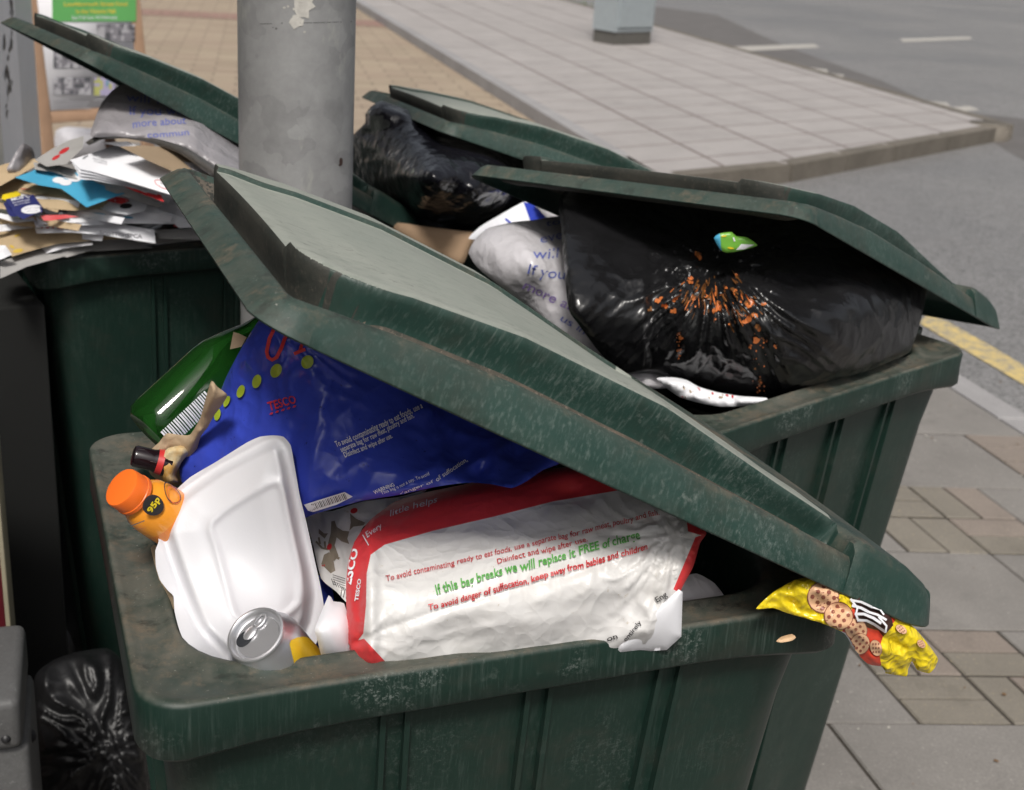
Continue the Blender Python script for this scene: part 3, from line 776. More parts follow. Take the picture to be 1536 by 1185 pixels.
def film(name, outline, ctrl, mats, step=5, bulge=.0, back=.02, tmin=.0006, disp=None, regions=(), prints=(), round_=True, dmax=60, power=.5, parent=None, lift=.0011, wob=1.6, edge_keep=8.0, extra=None):
    """a closed soft body whose visible face has the given outline; bulge swells it forwards, back gives its depth"""
    poly = smooth_poly(outline, step, round_)
    lo, hi = poly.min(0), poly.max(0)
    pts = [tuple(p) for p in poly]; nb = len(pts)
    edges = [(i, (i + 1) % nb) for i in range(nb)]
    regs = []
    for rp, rm in regions:
        rp = smooth_poly(rp, step, False); regs.append((rp, rm))
        ok = inside_poly(rp, poly) & (dist_poly(rp, poly) > 1.0)
        idx = []
        for i, q in enumerate(rp):
            if ok[i]: pts.append(tuple(q)); idx.append(len(pts) - 1)
            else: idx.append(None)
        for i in range(len(idx)):
            a, b = idx[i], idx[(i + 1) % len(idx)]
            if a is not None and b is not None: edges.append((a, b))
    g = []
    y = lo[1]; r = 0
    while y < hi[1]:
        x = lo[0] + (step / 2 if r % 2 else 0)
        while x < hi[0]: g.append((x, y)); x += step
        y += step * .87; r += 1
    g = np.array(g) if g else np.zeros((0, 2))
    if len(g):
        g = g[inside_poly(g, poly)]
    if len(g):
        g = g[dist_poly(g, poly) > step * .5]
    for rp, rm in regs:
        if len(g): g = g[dist_poly(g, rp) > step * .45]
    pts += [tuple(p) for p in g]
    res = delaunay_2d_cdt([Vector(p) for p in pts], edges, [], 0, 1e-4)
    V2 = np.array([(v.x, v.y) for v in res[0]]); tri = [tuple(f) for f in res[2] if len(f) == 3]
    C = np.array([V2[list(f)].mean(0) for f in tri]); keep = inside_poly(C, poly)
    tri = [f for f, k in zip(tri, keep) if k]; C = C[keep]
    lamf = tps(ctrl)
    def front(Q):
        d = dist_poly(Q, poly); t = np.clip(d / dmax, 0, 1); pf = (1 - (1 - t) ** 2) ** power
        lam = lamf(Q) - bulge * pf
        if disp is not None: lam = lam - disp(Q[:, 0], Q[:, 1]) * np.clip(d / edge_keep, 0, 1)
        if extra is not None: lam = lam - extra(Q, d)
        return lam, pf
    lam, pf = front(V2); ry = rays(V2)
    Fr = EYE + ry * lam[:, None]
    Bk = EYE + ry * (lamf(V2) + tmin + back * pf)[:, None]
    n = len(V2); V = np.concatenate([Fr, Bk]).tolist(); F = []; FM = []; sides = set()
    fm = np.zeros(len(tri), int)
    for rp, rm in regs: fm[inside_poly(C, rp)] = rm
    cnt = {}
    for f in tri:
        for a, b in ((f[0], f[1]), (f[1], f[2]), (f[2], f[0])): cnt[(min(a, b), max(a, b))] = cnt.get((min(a, b), max(a, b)), 0) + 1
    # orient towards the eye
    for f, m in zip(tri, fm):
        a, b, c = (np.array(V[i]) for i in f); nn = np.cross(b - a, c - a)
        ff = f if nn @ (EYE - a) > 0 else (f[0], f[2], f[1])
        F.append(ff); FM.append(int(m)); F.append((ff[2] + n, ff[1] + n, ff[0] + n)); FM.append(int(m))
        for a, b in ((ff[0], ff[1]), (ff[1], ff[2]), (ff[2], ff[0])):
            if cnt[(min(a, b), max(a, b))] == 1: sides.add(len(F)); F.append((b, a, a + n, b + n)); FM.append(int(m))
    nprint = 0; levtop = any(len(p) > 3 and p[0] == 'poly' for p in prints)
    for pr in prints:
        if pr[0] == 'text':
            _, s, p0, p1, h, m, sh, bo, up = pr
            TV, TF = text_geo(s, sh, bo)
            if not len(TV): continue
            x0, x1 = TV[:, 0].min(), TV[:, 0].max(); dd = p1 - p0
            ln = np.linalg.norm(dd); upv = np.array([dd[1], -dd[0]]) / ln if up is None else np.array(up, float)
            Q = p0 + ((TV[:, :1] - x0) / (x1 - x0)) * dd + (TV[:, 1:] / .69) * h * upv
            Q = Q + np.stack([vnoise(Q[:, 0] / 26, Q[:, 1] / 26, 61), vnoise(Q[:, 0] / 30, Q[:, 1] / 22, 62)], 1) * wob
            Fx = TF
        elif pr[0] == 'poly':
            pp, m = pr[1], pr[2]; lev = pr[3] if len(pr) > 3 else 0; pp2 = smooth_poly(pp, 6, False)
            ed = [(i, (i + 1) % len(pp2)) for i in range(len(pp2))]
            l_, h_ = pp2.min(0), pp2.max(0); extra_p = []
            if (h_ - l_).min() > 6:
                gg = np.array([(x, y) for y in np.arange(l_[1], h_[1], 3.5) for x in np.arange(l_[0], h_[0], 3.5)])
                gg = gg[inside_poly(gg, pp2)]; gg = gg[dist_poly(gg, pp2) > 1.2] if len(gg) else gg; extra_p = [tuple(q) for q in gg]
            rs = delaunay_2d_cdt([Vector(p) for p in list(pp2) + extra_p], ed, [], 1, 1e-4); Q = np.array([(v.x, v.y) for v in rs[0]]); Fx = [tuple(f) for f in rs[2]]
        else:
            _, Ld, Rd, m = pr; k = len(Ld); Q = np.array(Ld + Rd); Fx = [(i, i + 1, k + i + 1, k + i) for i in range(k - 1)]
        inn = inside_poly(Q, poly)
        lm, _ = front(Q)
        nprint += 1; lf = lift + nprint * .00003 + (lev * .0004 if pr[0] == 'poly' else (.0024 if levtop else 0))
        P3 = EYE + rays(Q) * (lm - lf)[:, None]; b0 = len(V); V += P3.tolist()
        for f in Fx:
            if not all(inn[i] for i in f): continue
            a, b, c = P3[f[0]], P3[f[1]], P3[f[2]]; nn = np.cross(b - a, c - a)
            ff = tuple(f) if nn @ (EYE - a) > 0 else tuple(f)[::-1]
            F.append(tuple(b0 + i for i in ff)); FM.append(m)
    V = np.array(V); used = np.unique([i for f in F for i in f]); o0 = Fr.mean(0)
    remap = np.full(len(V), -1); remap[used] = np.arange(len(used)); V = V[used] - o0
    F = [tuple(int(remap[i]) for i in f) for f in F]
    me = mesh_from(V, F, name, FM); o = link(name, me, None, mats)
    o.location = tuple(o0)
    bm = bmesh.new(); bm.from_mesh(me)
    bm.faces.ensure_lookup_table()
    for e in bm.edges:
        if len(e.link_faces) == 2 and ((e.link_faces[0].index in sides) != (e.link_faces[1].index in sides)): e.smooth = False
    bm.to_mesh(me); bm.free()
    if parent is not None:
        o.parent = parent; o.location = tuple(np.array(o0) - np.array(parent.location))
    return o
def plastic_film(name, c, r=.35, coat=.0, var=.1, bs=70, bst=.25, spec=.5, dirt=None, trans=0.0):
    t = NT(name); n = t.noise(9, 5, .6)
    cc = t.ramp(n, .3, .7, tuple(x * (1 - var) for x in c) + (1,), tuple(min(1, x * (1 + var)) for x in c) + (1,))
    if dirt:
        cc = t.mix(t.math('MULTIPLY', t.ramp(t.noise(70, 4, .8), .66, .72), .9), cc, dirt + (1,))
        cc = t.mix(t.math('MULTIPLY', t.ramp(t.noise(12, 5, .75), .5, .75), .35), cc, tuple(a * .6 + b * .4 for a, b in zip(c, dirt)) + (1,))
    t.col(cc); t.rough(r); t.b.inputs['Specular IOR Level'].default_value = spec
    if trans: t.b.inputs['Transmission Weight'].default_value = trans
    dn = t.n('ShaderNodeTexNoise'); dn.inputs['Scale'].default_value = 16; dn.inputs['Detail'].default_value = 3; t.l(t.tc.outputs['Object'], dn.inputs['Vector'])
    sc = t.n('ShaderNodeVectorMath', operation='SCALE'); sc.inputs['Scale'].default_value = .06; t.l(dn.outputs['Color'], sc.inputs[0])
    ad = t.n('ShaderNodeVectorMath', operation='ADD'); t.l(t.tc.outputs['Object'], ad.inputs[0]); t.l(sc.outputs[0], ad.inputs[1])
    v1 = t.n('ShaderNodeTexVoronoi'); v1.inputs['Scale'].default_value = 26; t.l(ad.outputs[0], v1.inputs['Vector'])
    v2 = t.n('ShaderNodeTexVoronoi'); v2.inputs['Scale'].default_value = bs; t.l(ad.outputs[0], v2.inputs['Vector'])
    t.bump(t.math('ADD', v1.outputs['Distance'], t.math('MULTIPLY', v2.outputs['Distance'], .45)), bst, .006)
    return t.m
M_BLUE = plastic_film('blue_carrier_film', (.036, .062, .44), .27, dirt=(.01, .012, .05), bst=.3)
M_BLUED = plastic_film('dark_blue_film', (.015, .018, .10), .4)
M_RED = plastic_film('red_print_film', (.62, .045, .05), .38, var=.06)
M_WHITE = plastic_film('white_carrier_film', (.67, .66, .65), .33, dirt=(.45, .38, .27), var=.05, bst=.45)
M_LINEN = plastic_film('clear_cloudy_film', (.56, .545, .57), .3, var=.1, bst=.4)
M_GREYF = plastic_film('smoky_clear_film', (.30, .285, .30), .3, var=.2, bst=.45)
M_BLK = plastic_film('black_sack_film', (.010, .010, .011), .25, var=.3, bst=.5, bs=28)
M_BLK2 = plastic_film('glossy_black_sack_film', (.007, .007, .010), .17, var=.3, bst=.6, bs=50)
M_REDI = simple('red_ink', (.55, .03, .035), .5, var=.05)
M_GRNI = simple('green_ink', (.10, .36, .07), .5, var=.05)
M_WHTI = simple('white_ink', (.75, .75, .78), .5, var=.04)
M_BLUI = simple('blue_ink', (.10, .13, .42), .5, var=.08)
M_VIOI = simple('violet_ink', (.28, .19, .50), .5, var=.08)
M_BLKI = simple('black_ink', (.02, .02, .022), .5)
M_GREYI = simple('grey_ink', (.25, .25, .27), .6)
M_LIME = simple('lime_ink', (.33, .42, .03), .45, var=.15)
M_BROWNI = simple('deer_brown_ink', (.22, .185, .14), .6)
M_PAPER = simple('white_paper', (.78, .785, .82), .75, var=.03, bumpscale=60, bstr=.08)
M_PAPERG = simple('grey_newsprint', (.36, .35, .34), .85, var=.1)
M_MANILA = simple('manila_paper', (.46, .345, .21), .8, var=.08, vscale=25, bumpscale=120, bstr=.15)
M_MANILAD = simple('brown_envelope_paper', (.27, .20, .13), .8, var=.1)
M_KRAFT = simple('brown_kraft_paper', (.42, .31, .20), .85, var=.12, vscale=30, bumpscale=90, bstr=.4)
M_CARD = simple('corrugated_card', (.40, .27, .17), .85, var=.08, bumpscale=40, bstr=.2)
M_AQUA = simple('aqua_leaflet', (.07, .36, .56), .4, var=.08)
M_NAVY = simple('navy_leaflet', (.025, .03, .14), .35, var=.1)
M_DARKL = simple('charcoal_leaflet', (.03, .03, .035), .4)
M_YELL = simple('yellow_print', (.75, .58, .02), .35, var=.06)
M_FOAM = None
def foam():
    t = NT('white_foam'); t.col(t.ramp(t.noise(6, 3), .3, .7, (.63, .63, .66, 1), (.67, .67, .70, 1))); t.rough(.42)
    t.b.inputs['Subsurface Weight'].default_value = .1; t.b.inputs['Subsurface Radius'].default_value = (.01, .01, .01); t.b.inputs['Subsurface Scale'].default_value = .02
    v = t.n('ShaderNodeTexVoronoi'); v.inputs['Scale'].default_value = 420; t.l(t.tc.outputs['Object'], v.inputs['Vector']); t.bump(v.outputs[0], .06, .0006); return t.m
M_FOAM = foam()
# ---------------- nearest bin
# blue carrier bag
bl_prints = [
    # tall red letters, cut off by the lid
    STROKE([(421, 484), (412, 492), (408, 497)], 4, 1), STROKE([(414, 488), (404, 508), (400, 528), (402, 536), (408, 540), (415, 536), (422, 522), (430, 500), (434, 488)], 5.5, 1),
    STROKE([(458, 500), (450, 526)], 5, 1), STROKE([(441, 531), (450, 527), (458, 524)], 5, 1), STROKE([(478, 514), (483, 520)], 5, 1),
    T('TESCO', (403, 617), (444, 605), 13, 1, 0, .02),
    T('To avoid contaminating ready to eat foods, use a', (506, 671), (634, 612), 9, 2, 0, .012), T('separate bag for raw meat, poultry and fish.', (514, 678), (622, 626), 8, 2, 0, .012), T('Disinfect and wipe after use.', (519, 686), (590, 655), 8, 2, 0, .012),
    T('WARNING', (563, 742), (591, 729), 6, 2, 0, .012), T('This bag is not a toy. To avoid', (573, 743), (644, 711), 5, 2), T('danger of', (600, 742), (650, 722), 4, 2),
    T('of suffocation,', (655, 722), (702, 693), 7, 2, 0, .012),
    ELL((326, 622), 4.5, 9, 15, 3), ELL((340, 602), 4, 9, 25, 3), ELL((361, 587), 5.5, 10, 20, 3), ELL((385, 572), 6.5, 10.5, 18, 3), ELL((414, 556), 8, 11, 28, 3), ELL((461, 543), 9, 10.5, 30, 3), ELL((511, 532), 8, 8, 30, 3)]
for k in range(5):
    x = 404 + k * 8.6; y = 622 - k * 2.6; bl_prints.append(PG([(x, y), (x + 2, y - 3), (x + 6, y - 4), (x + 4.5, y - .6)], 1))
bl_prints.append(PG([(456, 757), (517, 738), (529, 745), (505, 757), (470, 768), (462, 766)], 2))
for k in range(24):
    x = 462 + k * 2.35; y = 757.5 - k * .76; w = .5 + (k * 7 % 5) * .22
    bl_prints.append(PG([(x, y), (x + w, y - .2), (x + w + 4, y + 8.5), (x + 4, y + 8.9)], 4))
bag_b = film('carrier_bag', [(385, 485), (398, 470), (440, 462), (520, 480), (640, 530), (760, 590), (880, 650), (850, 690), (815, 705), (790, 722), (768, 732), (735, 726), (700, 724), (655, 730), (600, 742), (540, 752), (470, 772), (425, 790), (330, 780), (276, 730), (269, 703), (284, 672), (318, 615), (342, 560), (366, 515)],
             [Z(385, 490, 1.235), Z(270, 700, 1.075), Z(300, 770, 1.03), Z(460, 775, 1.07), Z(640, 742, 1.115), Z(768, 732, 1.135), Z(850, 680, 1.135), Z(500, 600, 1.175), Z(640, 560, 1.185), Z(420, 680, 1.125), Z(600, 660, 1.14), Z(760, 600, 1.15), Z(340, 600, 1.14), Z(700, 660, 1.13)],
             [M_BLUE, M_REDI, M_WHTI, M_LIME, M_BLKI], step=4.5, bulge=.02, back=.10, dmax=45, prints=bl_prints, lift=.0030,
             disp=lambda x, y: crumple(80, .014, 1, rad(-60), 1.8)(x, y) * (.75 + .5 * sstep(560, 700, x)) + radial(395, 470, 9, .006, 30, 260, 5)(x, y) + crumple(46, .017, 3, rad(-25), 1.7)(x, y) * sstep(560, 680, x) + .005 * ridge((x * .9 + y * .4) / 70, (y - x * .5) / 160, 12, .6) * sstep(520, 380, x))
tag(bag_b, 'crumpled dark blue carrier bag with lime dots, wedged under the nearest lid', 'carrier bag', 'carrier bags stuffed in the bins')
# white and red carrier bag
wr = [T('To avoid contaminating ready to eat foods, use a separate bag for raw meat, poultry and fish.', (578, 872), (990, 772), 8.2, 2, 0, .004, up=(-.12, -.99)),
      T('Disinfect and wipe after use.', (747, 846), (881, 811), 8, 2, 0, .004), T('If this bag breaks we will replace it FREE of charge', (654, 890), (960, 808), 13.5, 3, 0, .02, up=(-.15, -.99)),
      T('To avoid danger of suffocation, keep away from babies and children', (644, 916), (972, 824), 9.5, 2, 0, .022, up=(-.15, -.99)),
      T('little helps', (585, 774), (657, 752), 9, 4, .25, 0), T('Every', (551, 807), (574, 790), 9, 4, .3, 0), STROKE([(544, 802), (553, 818)], 1.6, 4),
      T('TESCO', (523, 892), (537, 824), 11, 4, 0, .03), T('TESCO', (536, 902), (541, 868), 5, 4, 0, .03),
      T('entirely', (938, 962), (962, 935), 7, 5, 0, .01), T('on', (912, 964), (926, 958), 8, 5, 0, .01), T('Eng', (986, 903), (1002, 893), 8, 5, 0, .01)]
# show-through of the print inside
for x, y, s in ((700, 880, 'oo'), (745, 930, '00'), (790, 870, 'S')): pass
red1 = [(577, 817), (650, 796), (740, 775), (830, 752), (925, 736), (1000, 700), (700, 650), (590, 745), (560, 770), (535, 795), (520, 840), (505, 900), (512, 970), (533, 966), (545, 950), (549, 908), (550, 860), (556, 832)]
red2 = [(524, 964), (546, 958), (572, 986), (585, 1000), (540, 1005), (526, 985)]
red3 = [(1010, 884), (1043, 806), (1075, 795), (1075, 860), (1030, 895)]
red4 = [(1030, 782), (1062, 796), (1056, 804), (1032, 797)]
bag_w = film('carrier_bag', [(593, 752), (640, 738), (690, 728), (740, 716), (800, 706), (860, 700), (940, 710), (1010, 750), (1050, 788), (1060, 800), (1050, 815), (1040, 850), (1021, 886), (1010, 930), (980, 965), (920, 985), (800, 1000), (700, 1010), (600, 1012), (545, 1000), (528, 985), (522, 962), (520, 930), (519, 880), (522, 845), (532, 812), (555, 780)],
             [Z(593, 755, 1.062), Z(740, 716, 1.085), Z(860, 700, 1.10), Z(1050, 790, 1.085), Z(1020, 890, 1.045), Z(920, 985, .975), Z(700, 1005, .97), Z(545, 998, .985), Z(520, 930, 1.02), Z(525, 840, 1.06), Z(740, 860, 1.065), Z(900, 840, 1.07), Z(620, 880, 1.05)],
             [M_WHITE, M_RED, M_REDI, M_GRNI, M_WHTI, M_BLKI], step=4.5, bulge=.020, back=.10, dmax=48, lift=.0026, regions=[(red1, 1), (red2, 1), (red3, 1), (red4, 1)], prints=wr,
             disp=lambda x, y: crumple(120, .013, 21, rad(-12), 2.0)(x, y) + radial(1012, 808, 5, .0030, 60, 420, 26)(x, y) + creases(70, .0035, 27, rad(-20), 4)(x, y) - .008 * ridge((x * .25 + y) / 70, x / 400, 33, .5) + .8 * radial(1012, 808, 11, .005, 30, 190, 6)(x, y) - .010 * np.exp(-((x - 700 + (y - 850) * .3) / 45) ** 2 - ((y - 960) / 30) ** 2) - .012 * np.exp(-((x - 860) / 40) ** 2 - ((y - 740) / 18) ** 2) + radial(1012, 808, 7, .006, 30, 150, 3)(x, y) + .010 * np.exp(-((x - 556) / 12) ** 2) * (y > 700) + radial(545, 960, 5, .003, 20, 90, 4)(x, y) + .004 * ridge((y + x * .2) / 45, x / 300, 8, .6) * sstep(900, 960, y))
tag(bag_w, 'white and red carrier bag with green and red writing, lying full along the near rim', 'carrier bag', 'carrier bags stuffed in the bins')
# gift paper with deer
deer = []
def D(pts): deer.append(PG(pts, 1))
D([(497, 782), (502, 781), (505, 790), (514, 796), (524, 797), (521, 808), (524, 816), (512, 812), (505, 806), (502, 818), (508, 834), (501, 842), (495, 830), (492, 815), (496, 800)])
D([(486, 832), (494, 828), (500, 840), (503, 856), (496, 860), (488, 852), (482, 846)])
D([(478, 793), (486, 800), (492, 800), (487, 808), (478, 800)]); D([(525, 770), (534, 778), (548, 784), (545, 788), (530, 790), (524, 796), (526, 784)])
deer += [STROKE([(474, 812), (483, 822), (492, 824)], 3, 1), STROKE([(478, 806), (480, 816)], 3, 1), STROKE([(487, 812), (488, 822)], 3, 1), STROKE([(502, 834), (509, 838)], 4, 1)]
deer += [ELL((494, 820), 3.5, 5, 20, 2), ELL((531, 766), 5.5, 4, -20, 2), ELL((485, 848), 2.5, 1.6, 0, 2)]
for k in range(7): deer.append(STROKE([(497 + k * 4, 868 + k * 3), (501 + k * 4, 878 + k * 2), (499 + k * 4, 888 + k * 2)], .9, 3))
for k in range(5): deer.append(STROKE([(499, 862 + k * 3.4), (518, 868 + k * 3.6)], .7, 3))
gp_ = film('wrapping_paper', [(460, 772), (500, 766), (545, 752), (600, 745), (640, 735), (600, 765), (545, 790), (533, 830), (528, 880), (522, 905), (505, 888), (482, 868), (470, 820)],
           [Z(465, 775, 1.03), Z(620, 742, 1.06), Z(522, 905, .99), Z(482, 868, 1.0), Z(530, 800, 1.03)], [M_WHITE, M_BROWNI, M_REDI, M_BLKI], step=4, back=.02, bulge=.004, prints=deer, disp=crumple(26, .008, 31, rad(80), 3))
tag(gp_, 'pale crumpled wrapping paper printed with brown deer, between the foam box and white bag', 'wrapping paper')
bb = film('plastic_wrapper', [(460, 880), (484, 862), (500, 890), (500, 950), (505, 1010), (430, 1010)], [Z(460, 885, .97), Z(500, 890, .97), Z(465, 1010, .92)], [M_BLUE], back=.02, disp=creases(20, .004, 41))
tag(bb, 'scrap of dark blue wrapper between the drinks can and a white sheet', 'wrapper')
ws = film('plastic_sheet', [(493, 893), (500, 902), (516, 905), (524, 935), (527, 970), (545, 1008), (492, 1010), (482, 985), (475, 955), (472, 944)], [Z(495, 895, 1.025), Z(525, 930, 1.02), Z(474, 945, 1.02), Z(540, 1005, .965), Z(492, 1005, .965)], [M_PAPER], back=.004, bulge=.008, dmax=25, disp=creases(40, .004, 43, rad(70), 3))
tag(ws, 'curled plain white sheet beside the red edge of the carrier bag', 'sheet')
# film at the right
wc = film('carrier_bag', [(1022, 868), (1045, 860), (1072, 875), (1094, 905), (1111, 940), (1108, 960), (1010, 975), (1015, 900)], [Z(1045, 862, 1.01), Z(1105, 945, .96), Z(1015, 975, .94), Z(1020, 880, 1.01)], [M_LINEN], back=.06, bulge=.008, dmax=40, disp=crumple(45, .004, 51, rad(60), 2.5))
tag(wc, 'small cloudy clear bag at the right end of the nearest bin', 'bag', 'carrier bags stuffed in the bins')
wf = film('paper_cone', [(930, 966), (960, 936), (1018, 884), (1024, 888), (1022, 955), (1000, 975), (925, 980)], [Z(940, 962, 1.0), Z(1020, 886, 1.052), Z(1022, 960, 1.0), Z(960, 975, .985)], [M_PAPER], back=.004, bulge=.008, dmax=30, step=4, round_=False)
tag(wf, 'folded corner of plain white paper sticking up at the near rim', 'paper')
# foam takeaway box
fo = [(410, 653), (425, 655), (436, 668), (442, 700), (450, 745), (460, 785), (472, 840), (481, 880), (486, 912), (482, 945), (470, 975), (450, 1020), (335, 1020), (308, 1000), (284, 975), (270, 948), (262, 918), (260, 894), (252, 886), (240, 870), (234, 850), (233, 826), (238, 812), (235, 795), (240, 768), (255, 744), (285, 716), (322, 694), (370, 664), (390, 655)]
def sdf_poly(Q, poly): 
    poly = smooth_poly(poly, 5); d = dist_poly(Q, poly); return np.where(inside_poly(Q, poly), d, -d)
F_IN = [(398, 668), (414, 664), (424, 674), (434, 720), (448, 790), (462, 850), (468, 890), (462, 930), (440, 970), (370, 1005), (335, 975), (305, 945), (290, 915), (276, 880), (262, 840), (250, 800), (256, 772), (275, 742), (330, 704)]
F_PAN = [(400, 725), (418, 722), (426, 736), (440, 800), (452, 860), (450, 905), (420, 930), (370, 935), (350, 920), (338, 880), (322, 820), (314, 795), (318, 780), (345, 758)]
def box_relief(Q, d):
    a = sdf_poly(Q, F_IN); b = sdf_poly(Q, F_PAN)
    r = .018 * sstep(-3, 13, a) + .008 * sstep(2, 50, a) + .003 * sstep(-6, 2, b) - .0025 * np.exp(-((a + 6) / 3.0) ** 2)
    r += .0022 * np.exp(-((b + 1) / 8.0) ** 2) - .0006 * sstep(6, 10, b)
    return r
fbx = film('takeaway_box', fo, [Z(410, 655, 1.15), Z(436, 670, 1.148), Z(234, 840, 1.04), Z(285, 716, 1.10), Z(486, 912, .99), Z(440, 1015, .93), Z(350, 1015, .955), Z(262, 915, 1.006), Z(285, 972, .998), Z(360, 830, 1.035)], [M_FOAM], step=3.6, back=.030, tmin=.004, extra=box_relief, dmax=30)
tag(fbx, 'empty white foam takeaway box standing on end at the near left corner', 'takeaway box')

# turned things
def lathe(name, prof, mats, seg=48, parent=None, fm=None, cap=True):
    V, F, FM = [], [], []
    for r, z in prof:
        for k in range(seg): V.append((r * math.cos(2 * math.pi * k / seg), r * math.sin(2 * math.pi * k / seg), z))
    for i in range(len(prof) - 1):
        for k in range(seg):
            F.append((i * seg + k, i * seg + (k + 1) % seg, (i + 1) * seg + (k + 1) % seg, (i + 1) * seg + k)); FM.append(fm[i] if fm else 0)
    if cap:
        F.append(tuple(range(seg))[::-1]); FM.append(0); F.append(tuple(range((len(prof) - 1) * seg, len(prof) * seg))); FM.append(fm[-1] if fm else 0)
    me = mesh_from(V, F, name, FM); bm = bmesh.new(); bm.from_mesh(me); bmesh.ops.recalc_face_normals(bm, faces=bm.faces[:]); bm.to_mesh(me); bm.free()
    o = link(name, me, parent, mats); auto_smooth(o, 40); return o
CAMR = RW   # columns: camera right, down, forward in the world
def axis_frame(loc, axis, spin=0):
    z = Vector(axis).normalized(); q = z.to_track_quat('Z', 'Y'); m = Matrix.Translation(Vector(loc)) @ q.to_matrix().to_4x4() @ Matrix.Rotation(spin, 4, 'Z'); return m
def cam_dir(r, d, f): return RW @ np.array([r, d, f])
# drinks can
M_ALU = simple('brushed_aluminium', (.66, .66, .68), .33, metal=.8, var=.04)
M_ALUP = simple('silver_can_print', (.60, .61, .64), .30, metal=.85, var=.06)
M_CANY = simple('yellow_can_print', (.72, .46, .02), .35, metal=.2, var=.08, vscale=60)
M_HOLE = simple('dark_opening', (.012, .014, .018), .6)
canr = .0272
cr = rays([(383, 951)])[0]; canc = EYE + cr * 1.062
axn = cam_dir(-.27, -.63, -.73)
can = empty('drinks_can'); can.matrix_world = axis_frame(canc, axn, rad(0)); tag(can, 'silver drinks can with a yellow panel, opened, in front of the foam box', 'drinks can')
R0 = .0246
lathe('can_body', [(R0 - .0005, -.0022), (R0 + .0004, -.0022), (R0 + .0008, -.004), (R0 + .0025, -.008), (R0 + .0075, -.0185), (R0 + .0085, -.024), (R0 + .0085, -.105), (R0 + .006, -.111), (R0 - .001, -.115)], [M_ALUP], parent=can, cap=False)
lathe('can_rim', [(R0 - .0030, -.0012), (R0 - .0022, .0), (R0 - .0010, .0008), (R0 + .0006, .0004), (R0 + .0012, -.001), (R0 + .0004, -.0026), (R0 - .0012, -.0028), (R0 - .0030, -.0012)], [M_ALU], parent=can, cap=False)
lathe('can_end', [(R0 - .0012, -.0010), (R0 - .0036, -.0062), (R0 - .0044, -.0066), (R0 - .0052, -.0058), (R0 - .0058, -.0050), (.0001, -.0046)], [M_ALU], parent=can, cap=False)
# opening and tab, laid out on the end in its own axes
inv = can.matrix_world.inverted()
def on_end(px, py, z=-.004):
    d = Vector(rays([(px, py)])[0]); a = inv @ Vector(EYE); b = inv.to_3x3() @ d; s = (z - a.z) / b.z; q = a + b * s; return q
def end_disc(name, c, rx, ry, ang, z, th, mat, hole=None, n=28):
    V, F = [], []
    a = ang
    def ringp(rx, ry, zz): return [(c[0] + rx * math.cos(t) * math.cos(a) - ry * math.sin(t) * math.sin(a), c[1] + rx * math.cos(t) * math.sin(a) + ry * math.sin(t) * math.cos(a), zz) for t in np.linspace(0, 2 * math.pi, n, endpoint=False)]
    rings = [ringp(rx, ry, z), ringp(rx, ry, z + th * .7), ringp(rx * .93, ry * .93, z + th)]
    if hole: rings += [ringp(hole[0] * 1.1, hole[1] * 1.1, z + th), ringp(hole[0], hole[1], z + th * .6), ringp(hole[0], hole[1], z)]
    V = [p for r in rings for p in r]
    for i in range(len(rings) - 1):
        for k in range(n): F.append((i * n + k, i * n + (k + 1) % n, (i + 1) * n + (k + 1) % n, (i + 1) * n + k))
    if not hole: F.append(tuple(range(2 * n, 3 * n)))
    o = link(name, mesh_from(V, F, name), can, [mat]); auto_smooth(o, 50); return o
po = on_end(366, 958); pt1 = on_end(376, 950); pt2 = on_end(390, 932); 
da = math.atan2(pt2.y - pt1.y, pt2.x - pt1.x)
end_disc('opening', (po.x, po.y), .0078, .0068, da, -.0046, .0003, M_HOLE)
end_disc('ring_pull', (pt2.x, pt2.y), .0078, .0052, da, -.0035, .0012, M_ALU, hole=(.0050, .0030))
end_disc('ring_pull', (pt1.x, pt1.y), .0072, .0048, da, -.0035, .0012, M_ALU)
# yellow panel wraps the body
V, F = [], []
o_ = inv @ Vector(EYE); d_q = inv.to_3x3() @ Vector(rays([(452, 975)])[0]); rq = R0 + .0087
A_ = d_q.x ** 2 + d_q.y ** 2; B_ = 2 * (o_.x * d_q.x + o_.y * d_q.y); C_ = o_.x ** 2 + o_.y ** 2 - rq * rq
hit = o_ + d_q * ((-B_ - math.sqrt(max(0, B_ * B_ - 4 * A_ * C_))) / (2 * A_)); a0 = math.atan2(hit.y, hit.x); z_hit = hit.z
n = 14
for i in range(12):
    z = -.0105 - .06 * i / 11; w = .08 + 1.1 * (i / 11) ** .65
    for k in range(n):
        a = a0 + w * (2 * k / (n - 1) - 1) * .8; rr = float(np.interp(-z, [.008, .0185, .024, .2], [R0 + .0025, R0 + .0075, R0 + .0085, R0 + .0085])) + .0004
        V.append((rr * math.cos(a), rr * math.sin(a), z))
for i in range(11):
    for k in range(n - 1): F.append((i * n + k, i * n + k + 1, (i + 1) * n + k + 1, (i + 1) * n + k))
link('yellow_panel', mesh_from(V, F, 'yellow_panel'), can, [M_CANY])
